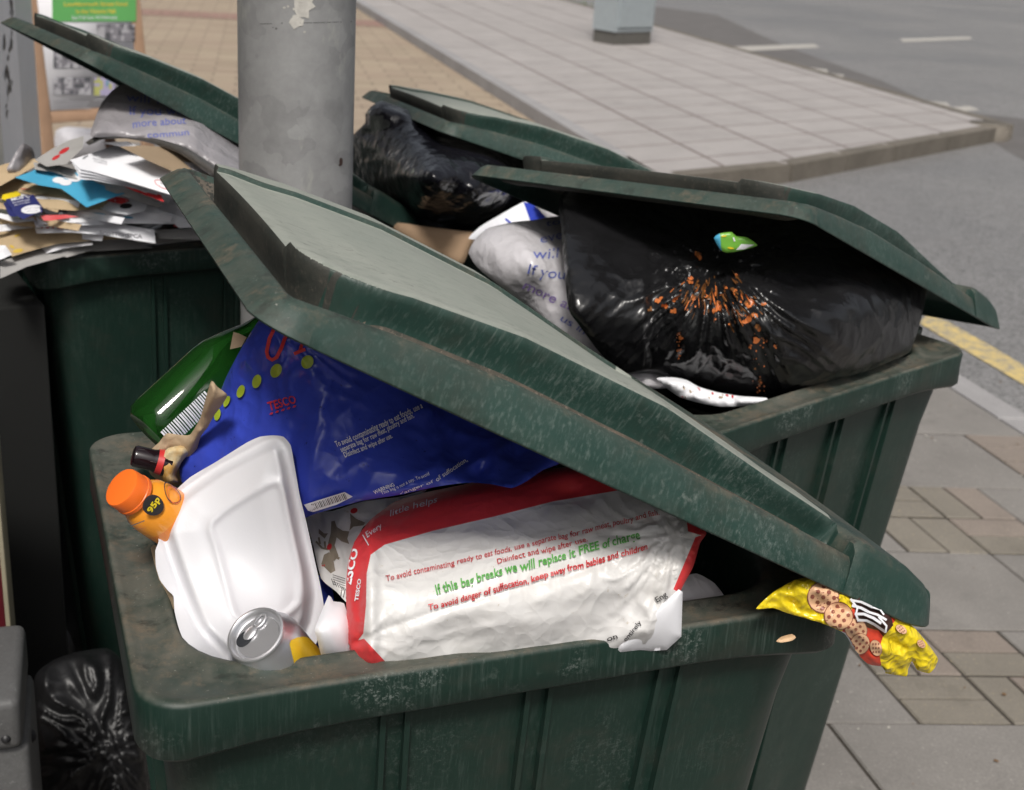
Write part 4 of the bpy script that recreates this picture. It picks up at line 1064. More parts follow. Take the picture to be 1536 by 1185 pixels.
# orange drink bottle
M_ORC = simple('orange_cap_plastic', (.90, .17, .02), .38, var=.03)
M_ORL = simple('orange_label_film', (.85, .25, .02), .25, var=.06, coat=.3)
M_ORB = simple('orange_drink', (.88, .33, .03), .2, var=.05, coat=.4)
M_ORR = simple('red_orange_label', (.78, .13, .02), .3, var=.08)
axo = cam_dir(-.50, -.50, -.70)
bc = EYE + rays([(181, 730)])[0] * 1.115
bot = empty('drink_bottle'); bot.matrix_world = axis_frame(bc, axo, 0); tag(bot, 'small orange drink bottle with a round price sticker, lying over the near left rim', 'bottle')
cr_ = .0188
lathe('cap', [(cr_ * .80, 0), (cr_ * .95, -.0008), (cr_ * .99, -.0025), (cr_, -.014), (cr_ * 1.03, -.0145), (cr_ * 1.03, -.018), (cr_ * .9, -.0182)], [M_ORC], parent=bot)
lathe('bottle_body', [(cr_ * .86, -.016), (cr_ * .88, -.0215), (cr_ * 1.05, -.025), (cr_ * 1.25, -.032), (cr_ * 1.34, -.042), (cr_ * 1.37, -.05), (cr_ * 1.37, -.13), (cr_ * 1.25, -.14), (cr_ * .9, -.142)], [M_ORB, M_ORL, M_ORR], parent=bot, fm=[0, 0, 0, 0, 0, 1, 2, 2, 2])
binv = bot.matrix_world.inverted()
def on_bottle(px, py, r):
    """point of the bottle's side seen at a photo point, as (angle, height)"""
    o = binv @ Vector(EYE); d = (binv.to_3x3() @ Vector(rays([(px, py)])[0])); A = d.x ** 2 + d.y ** 2; B = 2 * (o.x * d.x + o.y * d.y); Cc = o.x ** 2 + o.y ** 2 - r * r; D2 = B * B - 4 * A * Cc
    if D2 < 0: return None
    s = (-B - math.sqrt(D2)) / (2 * A); q = o + d * s; return math.atan2(q.y, q.x), q.z
def wrap(name, Q, faces, r, mat, parent):
    """flat art (angle*r, height) wrapped round a bottle"""
    V = [(r * math.cos(u / r), r * math.sin(u / r), v) for u, v in Q]; o = link(name, mesh_from(V, faces, name), parent, [mat]); return o
st = on_bottle(230, 758, cr_ * 1.37)
if st:
    a_, z_ = st; rr = cr_ * 1.37 + .0004; u0 = a_ * rr
    th = np.linspace(0, 2 * math.pi, 28, endpoint=False); Q = [(u0, z_)] + [(u0 + .0092 * math.cos(t), z_ + .0112 * math.sin(t)) for t in th]
    sticker = wrap('price_sticker', Q, [(0, i + 1, (i + 1) % 28 + 1) for i in range(28)], rr, M_BLKI, bot)
    TV, TF = text_geo('95p', 0, .04)
    c0 = TV.mean(0); sc = .0085
    # writing runs round the bottle's girth as in the shop
    p1 = on_bottle(221, 775, cr_ * 1.37); p2 = on_bottle(238, 752, cr_ * 1.37)
    dx = np.array([(p2[0] - p1[0]) * rr, p2[1] - p1[1]]); dx /= np.linalg.norm(dx); dy = np.array([-dx[1], dx[0]])
    w = [u0, z_] + (TV - c0)[:, :1] * dx * sc * 1.15 + (TV - c0)[:, 1:] * dy * sc
    tx = wrap('sticker_lettering', w, TF, rr + .0005, M_YELL, bot)
    mirror_test = (Vector(tx.data.polygons[0].normal)).dot(Vector((math.cos(a_), math.sin(a_), 0)))
    if mirror_test < 0:
        w = [u0, z_] + (TV - c0)[:, :1] * dx * sc * 1.15 - (TV - c0)[:, 1:] * dy * sc
        tx.data = mesh_from([((rr + .0005) * math.cos(u / rr), (rr + .0005) * math.sin(u / rr), v) for u, v in w], TF, 'lettering'); tx.data.materials.append(M_YELL)
    for (px, py, ln) in ((205, 786, .017), (208, 794, .016), (212, 801, .015), (215, 809, .016)):
        q = on_bottle(px, py, cr_ * 1.37)
        if q:
            uu = q[0] * rr; h = .0012 if py == 786 else .0005
            wrap('label_line', [(uu - ln / 2 * 1.0, q[1]), (uu + ln / 2, q[1]), (uu + ln / 2, q[1] - h), (uu - ln / 2, q[1] - h)], [(0, 1, 2, 3)], rr + .0002, M_GREYI if py == 786 else M_ORR, bot)
    for k, (px, py, rx) in enumerate(((258, 738, .011), (260, 742, .0085))):
        q = on_bottle(px, py, cr_ * 1.37) or on_bottle(250, 745, cr_ * 1.37)
        if q:
            uu = q[0] * rr; th = np.linspace(0, 2 * math.pi, 24, endpoint=False)
            A_ = [(uu + rx * math.cos(t), q[1] + rx * math.sin(t)) for t in th]; B_ = [(uu + rx * .9 * math.cos(t), q[1] + rx * .9 * math.sin(t)) for t in th]
            wrap('label_swirl', A_ + B_, [(i, (i + 1) % 24, 24 + (i + 1) % 24, 24 + i) for i in range(24)], rr + .0003, M_BLKI if k == 0 else M_ORR, bot)
# green glass bottle
def glass(name, c, r=.04):
    t = NT(name); t.col(c); t.rough(r); t.b.inputs['Transmission Weight'].default_value = .85; t.b.inputs['IOR'].default_value = 1.35; return t.m
M_GLASS = glass('green_glass', (.035, .20, .03))
M_GLASSD = glass('brown_glass', (.03, .012, .01))
gb = np.array(EYE + rays([(226, 652)])[0] * 1.30); gn = np.array(EYE + rays([(402, 488)])[0] * 1.36)
gax = gn - gb; glen = np.linalg.norm(gax)
gbt = empty('glass_bottle'); gbt.matrix_world = axis_frame(gb, gax, rad(20)); tag(gbt, 'green glass bottle lying behind the blue carrier bag at the left rim', 'bottle')
r1 = .036
lathe('bottle_glass', [(r1 * .4, .004), (r1 * .8, .0), (r1 * .97, .006), (r1, .016), (r1, glen * .55), (r1 * .97, glen * .62), (r1 * .8, glen * .74), (r1 * .55, glen * .88), (r1 * .42, glen * 1.0), (r1 * .40, glen * 1.15)], [M_GLASS], parent=gbt)
ginv = gbt.matrix_world.inverted()
def on_cyl(inv, px, py, r):
    o = inv @ Vector(EYE); d = (inv.to_3x3() @ Vector(rays([(px, py)])[0])); A = d.x ** 2 + d.y ** 2; B = 2 * (o.x * d.x + o.y * d.y); Cc = o.x ** 2 + o.y ** 2 - r * r; D2 = B * B - 4 * A * Cc
    if D2 < 0: return None
    q = o + d * ((-B - math.sqrt(D2)) / (2 * A)); return math.atan2(q.y, q.x), q.z
q = on_cyl(ginv, 283, 628, r1 * .99)
if q is None: q = on_cyl(ginv, 275, 622, r1 * .99)
if q:
    V, F = [], []
    rr = r1 * 1.008
    for k in range(22):
        z0 = q[1] - .030 + k * .0028; w = .0014 if k % 3 else .0020
        for s in range(5):
            a = q[0] - .28 + .56 * s / 4; V += [(rr * math.cos(a), rr * math.sin(a), z0), (rr * math.cos(a), rr * math.sin(a), z0 + w)]
        b = k * 10
        for s in range(4): F.append((b + 2 * s, b + 2 * s + 2, b + 2 * s + 3, b + 2 * s + 1))
    link('barcode', mesh_from(V, F, 'barcode'), gbt, [M_WHTI])
# bright green caustic patches are leaves of label glue left on the glass
# dark small bottle neck
db = np.array(EYE + rays([(203, 684)])[0] * 1.21); dn = cam_dir(-.85, -.25, -.35)
dbt = empty('cola_bottle'); dbt.matrix_world = axis_frame(db, dn, 0); tag(dbt, 'dark brown bottle with a red label, behind the orange bottle cap', 'bottle')
lathe('bottle_glass', [(.006, .003), (.0095, .002), (.0105, .0), (.0105, -.016), (.0115, -.02), (.0125, -.028), (.0125, -.034)], [simple('dark_cola', (.012, .006, .008), .12)], parent=dbt)
lathe('label', [(.0118, -.020), (.0122, -.0225), (.0126, -.025), (.0128, -.026)], [simple('red_label', (.5, .03, .03), .4)], parent=dbt, cap=False)
# kraft paper bag and bread
kb = film('paper_bag', [(317, 571), (326, 580), (341, 592), (334, 606), (322, 622), (312, 640), (301, 655), (296, 672), (288, 700), (280, 722), (262, 730), (240, 722), (226, 712), (220, 696), (225, 676), (238, 664), (250, 650), (268, 652), (285, 652), (300, 628), (308, 600)],
          [Z(317, 571, 1.19), Z(341, 592, 1.175), Z(301, 650, 1.12), Z(280, 722, 1.05), Z(222, 696, 1.07), Z(250, 650, 1.11)], [M_KRAFT], step=3.5, back=.02, bulge=.006, dmax=18, disp=creases(13, .007, 61, rad(-50), 1.8))
tag(kb, 'torn crumpled brown paper bag between the green bottle and blue bag', 'paper bag')
M_BREAD = NT('toasted_bread'); M_BREAD.col(M_BREAD.mix(M_BREAD.ramp(M_BREAD.noise(28, 4, .65), .44, .6), (.60, .50, .30), (.48, .26, .06))); M_BREAD.rough(.8); M_BREAD.bump(M_BREAD.noise(70, 4), .5, .003)
br = film('flatbread_scrap', [(238, 690), (252, 672), (275, 668), (284, 678), (272, 694), (264, 712), (268, 724), (252, 728), (241, 714)], [Z(240, 700, 1.08), Z(275, 670, 1.10), Z(255, 728, 1.06)], [M_BREAD.m], step=3.5, back=.012, bulge=.010, dmax=10, disp=creases(12, .004, 63))
tag(br, 'scrap of toasted flatbread on the torn paper bag', 'bread')
cb = film('cardboard_scrap', [(350, 498), (358, 500), (370, 506), (362, 520), (345, 524)], [1 and Z(350, 498, 1.20), Z(370, 506, 1.2), Z(345, 524, 1.18)], [M_KRAFT], back=.004, round_=False, step=4)
tag(cb, 'pointed scrap of brown paper above the green bottle', 'paper scrap')
cb2 = film('cardboard_scrap', [(226, 822), (234, 818), (240, 845), (250, 880), (258, 890), (262, 915), (250, 900), (238, 868)], [Z(226, 822, 1.02), Z(240, 845, 1.02), Z(262, 915, 1.0)], [M_KRAFT], back=.003, step=4)
tag(cb2, 'thin brown paper scrap between the foam box and the rim', 'paper scrap')
wood = film('wood_chip', [(1164, 962), (1172, 955), (1188, 951), (1194, 956), (1188, 961), (1172, 964)], [Z(1164, 962, 1.004), Z(1188, 951, 1.004), Z(1188, 961, 1.004)], [simple('pale_wood', (.62, .42, .25), .7, var=.1)], back=.0, tmin=.002, bulge=.004, dmax=5, step=3)
tag(wood, 'small pale crisp fragment lying on the near rim', 'crisp fragment')
pk = film('paper_scrap', [(268, 1088), (276, 1090), (278, 1098), (272, 1102), (269, 1096)], [Z(268, 1088, .975), (276, 1090, .845), (272, 1102, .845)][1:] + [(268, 1088, .846)], [simple('pink_scrap', (.6, .2, .18), .6)], back=.0, tmin=.001, step=3)
tag(pk, 'tiny pink scrap stuck to the corner of the near rim', 'paper scrap')
# yellow snack wrapper over the rim
M_WY = plastic_film('yellow_wrapper_film', (.78, .60, .02), .16, var=.1, bst=.8, bs=120)
M_WR = plastic_film('red_wrapper_film', (.62, .06, .03), .25, var=.06)
M_WB = simple('dark_brown_print', (.05, .018, .014), .4)
M_WAF = simple('waffle_print', (.72, .44, .26), .4, var=.15, vscale=60)
M_WAFD = simple('waffle_shade_print', (.28, .09, .06), .4, var=.15)
M_SILV = simple('silver_foil', (.55, .57, .62), .25, metal=.8, var=.1)
wp = []
def waffle(cx, cy, r, ang, squash=1.0):
    b = (waffle.n % 2) * 3; waffle.n += 1
    wp.append(ELL((cx, cy), r * 1.06, r * squash * 1.06, ang, 4) + (b,))
    wp.append(ELL((cx, cy), r, r * squash, ang, 3) + (b + 1,))
    for i in (-1, 0, 1):
        for j in (-1, 0, 1):
            a = rad(ang + 18); x = cx + (i * math.cos(a) - j * math.sin(a) * squash) * r * .5; y = cy + (i * math.sin(a) + j * math.cos(a) * squash) * r * .5
            wp.append(ELL((x, y), r * .15, r * .15 * squash, ang + 18, 4, 6) + (b + 2,))
waffle.n = 0
waffle(1235, 896, 23, 30, 1.0); waffle(1258, 924, 21, 20, .95); waffle(1284, 944, 17, 40, .9); waffle(1290, 966, 14, 20, 1.1); waffle(1314, 972, 12, 70, .7); waffle(1352, 944, 9, 35, .6); waffle(1382, 966, 7, 45, .7)
wrapper = film('snack_wrapper', [(1134, 913), (1160, 888), (1192, 870), (1215, 866), (1260, 872), (1320, 900), (1350, 925), (1372, 942), (1392, 966), (1407, 988), (1402, 1002), (1394, 1010), (1376, 1005), (1368, 992), (1362, 1004), (1360, 1014), (1330, 1008), (1322, 1000), (1302, 996), (1284, 978), (1268, 952), (1255, 944), (1230, 934), (1182, 920), (1160, 912)],
               [Z(1134, 913, 1.03), Z(1215, 866, 1.055), Z(1182, 920, 1.022), Z(1255, 940, 1.018), Z(1320, 905, 1.03), Z(1280, 972, .985), Z(1360, 1012, .945), Z(1405, 995, .955), Z(1380, 950, .99)],
               [M_WY, M_WR, M_WB, M_WAF, M_WAFD, M_WHTI, M_SILV], step=3.2, back=.022, bulge=.006, dmax=16,
               regions=[([(1262, 872), (1285, 900), (1272, 925), (1262, 950), (1282, 978), (1302, 1000), (1322, 998), (1318, 975), (1326, 950), (1342, 932), (1345, 915), (1300, 880)], 1), ([(1256, 944), (1270, 950), (1284, 975), (1302, 1000), (1290, 996), (1262, 960)], 6), ([(1264, 868), (1278, 890), (1282, 905), (1283, 930), (1296, 940), (1318, 946), (1325, 955), (1340, 938), (1334, 914), (1300, 880)], 2)], prints=wp + [
                   STROKE([(1276, 900), (1292, 903), (1309, 911)], 3.6, 5), STROKE([(1278, 908), (1292, 912), (1303, 918)], 4.2, 5), STROKE([(1282, 921), (1296, 921), (1310, 927), (1322, 935)], 4.2, 5),
                   STROKE([(1286, 930), (1300, 931), (1312, 937), (1328, 948)], 3.8, 5), STROKE([(1303, 918), (1316, 922), (1330, 930)], 3.4, 5), STROKE([(1318, 925), (1330, 939), (1328, 949)], 3.2, 5), STROKE([(1276, 898), (1286, 912), (1284, 922), (1288, 932)], 3.2, 5), STROKE([(1309, 911), (1320, 914), (1326, 922)], 2.6, 5)],
               disp=lambda x, y: crumple(34, .013, 71, rad(35), 1.7)(x, y) + .006 * np.exp(-((x - 1330) / 7) ** 2))
tag(wrapper, 'yellow and red snack wrapper hanging over the rim under the nearest lid', 'wrapper')
fin_ = film('wrapper_fin', [(1326, 978), (1362, 980), (1360, 1015), (1328, 1010)], [Z(1326, 978, .972), Z(1362, 980, .968), Z(1345, 1013, .935)], [M_WY], back=.001, bulge=.003, dmax=10, step=3.5, round_=False, disp=lambda x, y: .0015 * np.sin(x * 1.6), edge_keep=2, parent=wrapper)
# small drainer of stuff inside so no bag floats
def fill_block(name, corners, z0, z1, mats, seed, label, cat):
    """rubbish deeper in the bin, a lumpy mass"""
    n = 26; V, F = [], []
    c = [np.array(p) for p in corners]
    for i in range(n):
        for j in range(n):
            u, v = i / (n - 1), j / (n - 1); p = (c[0] * (1 - u) + c[1] * u) * (1 - v) + (c[3] * (1 - u) + c[2] * u) * v
            V.append((p[0], p[1], z1 + .03 * vnoise(u * 6, v * 6, seed) - .05 * max(abs(u - .5), abs(v - .5)) ** 2))
    for i in range(n - 1):
        for j in range(n - 1): F.append((i * n + j, (i + 1) * n + j, (i + 1) * n + j + 1, i * n + j + 1))
    m = len(V); per = [j for j in range(n)] + [i * n + n - 1 for i in range(1, n)] + [(n - 1) * n + j for j in range(n - 2, -1, -1)] + [i * n for i in range(n - 2, 0, -1)]
    for p in per: V.append((V[p][0], V[p][1], z0))
    for k in range(len(per)): F.append((per[k], per[(k + 1) % len(per)], m + (k + 1) % len(per), m + k))
    F.append(tuple(range(m, m + len(per))))
    me = mesh_from(V, F, name); bm = bmesh.new(); bm.from_mesh(me); bmesh.ops.recalc_face_normals(bm, faces=bm.faces[:]); bm.to_mesh(me); bm.free()
    o = link(name, me, None, mats); tag(o, label, cat); return o
def inbin(b, x, y):
    M_ = Matrix.Translation(b.location) @ Matrix.Rotation(b.rotation_euler.z, 4, 'Z'); p = M_ @ Vector((x, y, 0)); return (p.x, p.y)
for b, z, lb, m in ((binF, .88, 'black sack packed low inside the nearest bin', M_BLK), (binR, .86, 'black sack packed low inside the bin beside the road', M_BLK), (binB, .90, 'black sack packed low inside the bin behind the post', M_BLK), (binL, .97, 'black sack packed under the heap of letters', M_BLK)):
    q = .075
    fill_block('refuse_sack', [inbin(b, q, q), inbin(b, DB - q, q), inbin(b, DB - q, W - q), inbin(b, q, W - q)], .55, z, [m], 3, lb, 'rubbish sack')
# ------------------------------------------------------------------ bin beside the road
# big black sack
def sackR(x, y):
    r = radial(1075, 395, 11, .014, 60, 340, 11)(x, y) * .9 + radial(1075, 395, 27, .006, 30, 300, 12)(x, y) + radial(1075, 395, 47, .0022, 30, 260, 13)(x, y)
    r = r * (.35 + .65 * sstep(930, 1010, x))
    r += .022 * np.exp(-((x - 1290) / 70) ** 2 - ((y - 470) / 70) ** 2) + .012 * np.exp(-((x - 1060) / 60) ** 2 - ((y - 510) / 45) ** 2)
    r += .012 * sstep(980, 965, x)                       # the loose flap at the left
    r += crumple(95, .034, 14, rad(18), 2.0)(x, y) * sstep(1090, 1180, x) * sstep(520, 420, y)
    r += crumple(60, .009, 15, rad(60), 2.2)(x, y) * sstep(980, 1040, x) + .6 * radial(1075, 395, 15, .010, 60, 330, 17)(x, y) * sstep(960, 1030, x)
    r += .0018 * vnoise((x + y) / 9, (y - x) / 60, 4) * sstep(1000, 960, x)
    return r - .03 * np.exp(-((x - 1075) / 30) ** 2 - ((y - 395) / 30) ** 2)
blobs = []
rs = random.Random(5)
def splat(x, y, r):
    n = rs.randint(5, 8); a0 = rs.uniform(0, 6); return PG([(x + r * rs.uniform(.5, 1.2) * math.cos(a0 + 6.283 * k / n), y + r * rs.uniform(.5, 1.3) * math.sin(a0 + 6.283 * k / n)) for k in range(n)], 1 if rs.random() < .75 else 2)
for (x, y, r) in ((1048, 383, 7), (1036, 422, 5), (1076, 455, 6), (1062, 443, 5), (1074, 463, 8), (1123, 455, 8), (1118, 482, 8), (1130, 475, 7), (1135, 510, 7), (985, 452, 5), (996, 458, 5), (1010, 466, 5), (978, 462, 4), (1040, 444, 5), (1086, 430, 4), (1100, 436, 5), (1105, 412, 4), (1146, 458, 4), (1165, 519, 3), (1126, 520, 3), (1021, 505, 4), (1141, 575, 4), (1012, 450, 3), (1139, 491, 5)):
    for _ in range(3): blobs.append(splat(x + rs.gauss(0, 2.2), y + rs.gauss(0, 2.2), r * rs.uniform(.5, .85)))
for _ in range(100):
    t = rs.random(); a = rs.gauss(rad(75), .6); d = rs.uniform(20, 130)
    x, y = 1060 + d * math.cos(a) * 1.1, 375 + d * math.sin(a) * .9
    cx_, cy_ = ((1048, 440), (1110, 450), (1090, 470), (1120, 495), (1035, 455), (1000, 458))[rs.randrange(6)]
    x = x * .35 + cx_ * .65 + rs.gauss(0, 6); y = y * .35 + cy_ * .65 + rs.gauss(0, 8); aa = math.degrees(math.atan2(y - 385, x - 1070))
    blobs.append(ELL((x, y), rs.choice((2, 3, 5, 9, 12)) * rs.uniform(.6, 1.1), rs.uniform(.4, 1.6), aa + rs.gauss(0, 8), 1 if rs.random() < .4 else 2, 8))
for _ in range(26): blobs.append(splat(1019 + rs.gauss(0, 2), rs.uniform(498, 545), rs.uniform(.8, 2)))
for _ in range(30): blobs.append(splat(rs.gauss(1140, 6), rs.uniform(500, 590), rs.uniform(.6, 1.8)))
M_ORF = simple('orange_food', (.52, .15, .04), .35, var=.2, vscale=80); M_ORF2 = simple('brown_food_sauce', (.16, .065, .02), .3, var=.3)
sk = film('refuse_sack', [(838, 300), (860, 280), (960, 268), (1080, 270), (1180, 300), (1260, 345), (1330, 390), (1388, 425), (1386, 462), (1366, 526), (1330, 545), (1296, 558), (1227, 577), (1159, 594), (1113, 594), (1036, 578), (985, 560), (930, 560), (900, 530), (870, 490), (853, 464), (846, 400), (842, 350)],
          [Z(850, 290, 1.20), Z(1080, 275, 1.20), Z(1260, 345, 1.17), Z(1385, 430, 1.10), Z(1364, 526, 1.02), Z(1159, 592, .985), Z(1036, 577, .985), Z(855, 464, 1.10), Z(930, 550, 1.0), Z(1100, 450, 1.13), Z(1250, 470, 1.11)],
          [M_BLK, M_ORF, M_ORF2], step=3.6, bulge=.035, back=.22, dmax=60, disp=sackR, prints=blobs, lift=.0016)
tag(sk, 'big black rubbish sack smeared with orange food, bulging over the bin by the road', 'rubbish sack', 'black rubbish sacks in the bins')
gl = film('snack_packet', [(1071, 357), (1080, 350), (1098, 348), (1104, 354), (1120, 356), (1136, 368), (1112, 376), (1090, 379), (1080, 374)], [(1071, 357, 1.66), (1104, 352, 1.66), (1090, 378, 1.66), (1136, 368, 1.66)], [simple('green_packet_print', (.16, .42, .05), .35, var=.15), M_AQUA, M_YELL, M_PAPER], step=3, back=.006, bulge=.004, dmax=8,
          regions=[([(1070, 356), (1080, 349), (1082, 378), (1074, 370)], 1)], prints=[ELL((1096, 372), 5, 1.4, 8, 2), ELL((1086, 354), 4, 1.2, -8, 2), PG([(1112, 366), (1132, 367), (1116, 374), (1104, 375)], 3), STROKE([(1100, 356), (1102, 362)], 2, 3)])
tag(gl, 'small bright green packet caught in the neck of the food-smeared sack', 'packet')
# cloudy bag with writing
cbp = [T('to', (820, 340), (842, 336), 9, 1, .1), T('every', (811, 364), (868, 352), 12, 1, .1), T('will help', (800, 388), (894, 382), 15, 1, .1), T('If you want', (790, 412), (908, 428), 15, 1, .1), T('more about', (783, 432), (892, 482), 14, 2, .1), T('us in the', (840, 480), (910, 520), 11, 1, .1)]
cbag = film('carrier_bag', [(703, 380), (712, 360), (732, 342), (770, 333), (800, 330), (850, 325), (870, 380), (880, 440), (920, 490), (985, 545), (1010, 580), (960, 580), (880, 530), (790, 460), (720, 405)],
            [Z(703, 380, 1.09), Z(770, 333, 1.14), Z(850, 330, 1.12), Z(880, 440, 1.06), Z(985, 550, .99), Z(790, 460, 1.03), Z(880, 530, .99), Z(800, 390, 1.11)], [M_LINEN, M_BLUI, M_VIOI], step=4.5, bulge=.03, back=.14, dmax=40, disp=crumple(70, .012, 81, rad(60), 2), prints=cbp)
tag(cbag, 'cloudy clear bag with blue handwriting print, left of the food-smeared sack', 'carrier bag', 'carrier bags stuffed in the bins')
ts = []
for k in range(16): ts.append(ELL((rs.uniform(1015, 1110), rs.uniform(578, 600)), rs.uniform(1.5, 4), rs.uniform(.6, 1.6), rs.uniform(0, 90), 1 + k % 2))
tis = film('tissue', [(985, 568), (1010, 566), (1030, 570), (1048, 580), (1075, 588), (1110, 594), (1150, 597), (1150, 606), (1080, 610), (1020, 596)], [Z(990, 568, 1.0), Z(1048, 580, 1.0), Z(1150, 597, .995), Z(1080, 608, .98)], [M_PAPER, M_REDI, M_KRAFT], step=3.5, back=.015, bulge=.006, dmax=10, disp=creases(9, .010, 85), prints=ts)
tag(tis, 'crumpled white tissue with red marks under the food-smeared sack', 'tissue')
# ------------------------------------------------------------------ bin behind the post
def sackB(x, y): return crumple(70, .045, 91, rad(-20), 1.6)(x, y) + crumple(30, .014, 92, rad(30), 1.5)(x, y) + .05 * np.exp(-((x - 680) / 110) ** 2 - ((y - 265) / 60) ** 2)
skb = film('refuse_sack', [(548, 172), (556, 160), (573, 151), (600, 160), (680, 190), (750, 210), (820, 235), (850, 290), (812, 298), (781, 308), (745, 326), (719, 340), (687, 348), (650, 338), (609, 329), (575, 316), (551, 300), (534, 282), (526, 262), (523, 232), (528, 205), (536, 196), (548, 184)],
           [Z(550, 170, 1.20), Z(680, 190, 1.18), Z(820, 240, 1.12), Z(812, 298, 1.05), Z(687, 348, 1.0), Z(575, 316, 1.0), Z(525, 235, 1.09), Z(640, 270, 1.13), Z(750, 270, 1.12)], [M_BLK2], step=4.5, bulge=.05, back=.2, dmax=40, disp=sackB)
tag(skb, 'shiny crumpled black sack filling the bin behind the metal post', 'rubbish sack', 'black rubbish sacks in the bins')
cdb = film('cardboard_box', [(596, 334), (640, 340), (690, 346), (718, 350), (706, 372), (690, 400), (640, 380), (590, 350)], [Z(600, 335, 1.03), Z(715, 350, 1.03), Z(690, 395, .97)], [M_CARD], step=5, back=.012, tmin=.003, bulge=.012, dmax=14)
tag(cdb, 'torn piece of brown cardboard below the shiny black sack', 'cardboard')
wbp = film('plastic_packet', [(703, 358), (720, 340), (750, 322), (785, 303), (806, 303), (836, 320), (842, 330), (800, 342), (740, 360)], [Z(705, 356, 1.05), Z(790, 303, 1.08), Z(840, 328, 1.07), Z(740, 358, 1.03)], [M_PAPER, M_BLUE], step=4, back=.03, bulge=.006, dmax=14, regions=[([(785, 303), (800, 306), (822, 330), (796, 333)], 1)], prints=[STROKE([(758, 328), (768, 336)], 3, 1), STROKE([(728, 344), (736, 354)], 1.5, 1)], disp=creases(22, .006, 95))
tag(wbp, 'white and blue plastic packet between the shiny black sack and cloudy bag', 'packet')
cf = film('plastic_bag', [(800, 294), (822, 298), (842, 306), (846, 332), (828, 330), (812, 318)], [Z(800, 295, 1.10), Z(842, 308, 1.10), Z(828, 330, 1.08)], [M_LINEN], step=4, back=.04, bulge=.01, dmax=14, disp=creases(14, .008, 97))
tag(cf, 'scrap of clear plastic film touching the lid beside the black sack', 'film')

# ------------------------------------------------------------------ letters in the left bin
LG = 'letters heaped on the left bin'
def sheet(name, pts, zs, mats, label, cat, prints=(), t=.0012, curl=.001, seed=0, regions=(), step=5, grp=LG):
    """a flat piece of post; zs gives the height at each corner"""
    ctrl = [Z(p[0], p[1], z) for p, z in zip(pts, zs)]
    o = film(name, pts, ctrl, mats, step=step, back=.0, tmin=t, bulge=0, dmax=20, prints=prints, regions=regions, round_=False, edge_keep=1, lift=.0012,
             disp=lambda x, y: curl * vnoise(x / 70 + seed, y / 50 + seed * 3, 7))
    tag(o, label, cat, grp); return o
R_ = 1.06
# base layers from the bottom of the heap up
sheet('newspaper', [(0, 392), (60, 375), (190, 362), (210, 366), (230, 372), (120, 378), (40, 400), (0, 418)], [1.012, 1.018, 1.02, 1.018, 1.012, 1.012, 1.008, 1.006], [M_PAPERG], 'grey newspaper edge lowest in the heap, lying on the rim', 'newspaper', t=.006)
sheet('newspaper', [(60, 372), (140, 352), (300, 352), (330, 358), (240, 366), (150, 372), (100, 386)], [1.016, 1.03, 1.03, 1.02, 1.015, 1.015, 1.01], [M_PAPERG], 'folded grey newspaper under the charity envelope', 'newspaper', t=.008)
sheet('letter', [(60, 366), (140, 360), (139, 367), (95, 373), (70, 380), (64, 376)], [1.028, 1.03, 1.028, 1.022, 1.016, 1.016], [M_PAPER], 'thin white letter corner below the large manila envelope', 'letter')
sheet('envelope', [(-30, 345), (0, 341), (50, 338), (120, 345), (190, 358), (150, 360), (85, 366), (40, 378), (18, 385), (8, 372), (-30, 378)], [1.05, 1.05, 1.055, 1.05, 1.035, 1.032, 1.03, 1.025, 1.022, 1.03, 1.03], [M_MANILA, simple('yellow_stain', (.55, .38, .06), .7, var=.2)], 'large stained manila envelope at the front of the heap', 'envelope', prints=[ELL((27, 376), 8, 3, -10, 1), ELL((26, 353), 5, 1.6, -20, 1), ELL((18, 370), 4, 2, 30, 1)], t=.003)
sheet('envelope', [(0, 368), (8, 368), (18, 382), (2, 389), (-20, 390), (-20, 370)], [1.045, 1.045, 1.03, 1.025, 1.02, 1.03], [M_PAPER], 'white envelope corner folded over the stained manila envelope', 'envelope')
sheet('envelope', [(0, 326), (52, 330), (95, 332), (95, 340), (52, 341), (0, 336)], [1.07, 1.07, 1.07, 1.06, 1.06, 1.06], [M_MANILA], 'manila envelope edge just above the stained one', 'envelope', t=.003)
sheet('letter', [(50, 336), (54, 332), (110, 334), (180, 336), (232, 345), (233, 365), (200, 360), (150, 352), (110, 349), (55, 350)], [1.062, 1.066, 1.066, 1.062, 1.052, 1.038, 1.042, 1.048, 1.052, 1.052], [M_PAPER, M_REDI, M_GREYI], 'white charity envelope with red and grey print, front of the heap', 'envelope',
      prints=[T('APPEAL', (62, 342), (107, 342), 7, 1, 0, .03), T('SCOTTISH', (150, 350), (190, 356), 5, 2), T('SPCA', (191, 356), (214, 358), 5.5, 2, 0, .04), T('for animal welfare', (152, 354), (200, 359), 2, 2)], t=.002)
for k, (dz, dx) in enumerate(((.004, 0), (.008, 4))):
    sheet('letter', [(50 + dx, 330 - k * 4), (60 + dx, 326 - k * 4), (185 - dx, 330 - k * 3), (186 - dx, 336 - k * 3), (110, 338 - k * 4), (54 + dx, 341 - k * 4)], [1.068 + dz] * 3 + [1.062 + dz] * 3, [M_PAPER], ('white letter directly on the charity envelope', 'white letter second up from the charity envelope')[k], 'letter')
sheet('envelope', [(95, 310), (150, 314), (225, 310), (250, 318), (296, 334), (292, 341), (268, 342), (262, 336), (186, 335), (130, 331), (100, 326)], [1.085, 1.088, 1.088, 1.085, 1.065, 1.06, 1.06, 1.065, 1.068, 1.07, 1.075], [M_PAPER, M_AQUA], 'wide white letter with faint blue print, reaching the right of the heap', 'letter', prints=[ELL((144, 321), 14, 2, 4, 1), ELL((192, 326), 8, 1.5, 5, 1)], t=.002)
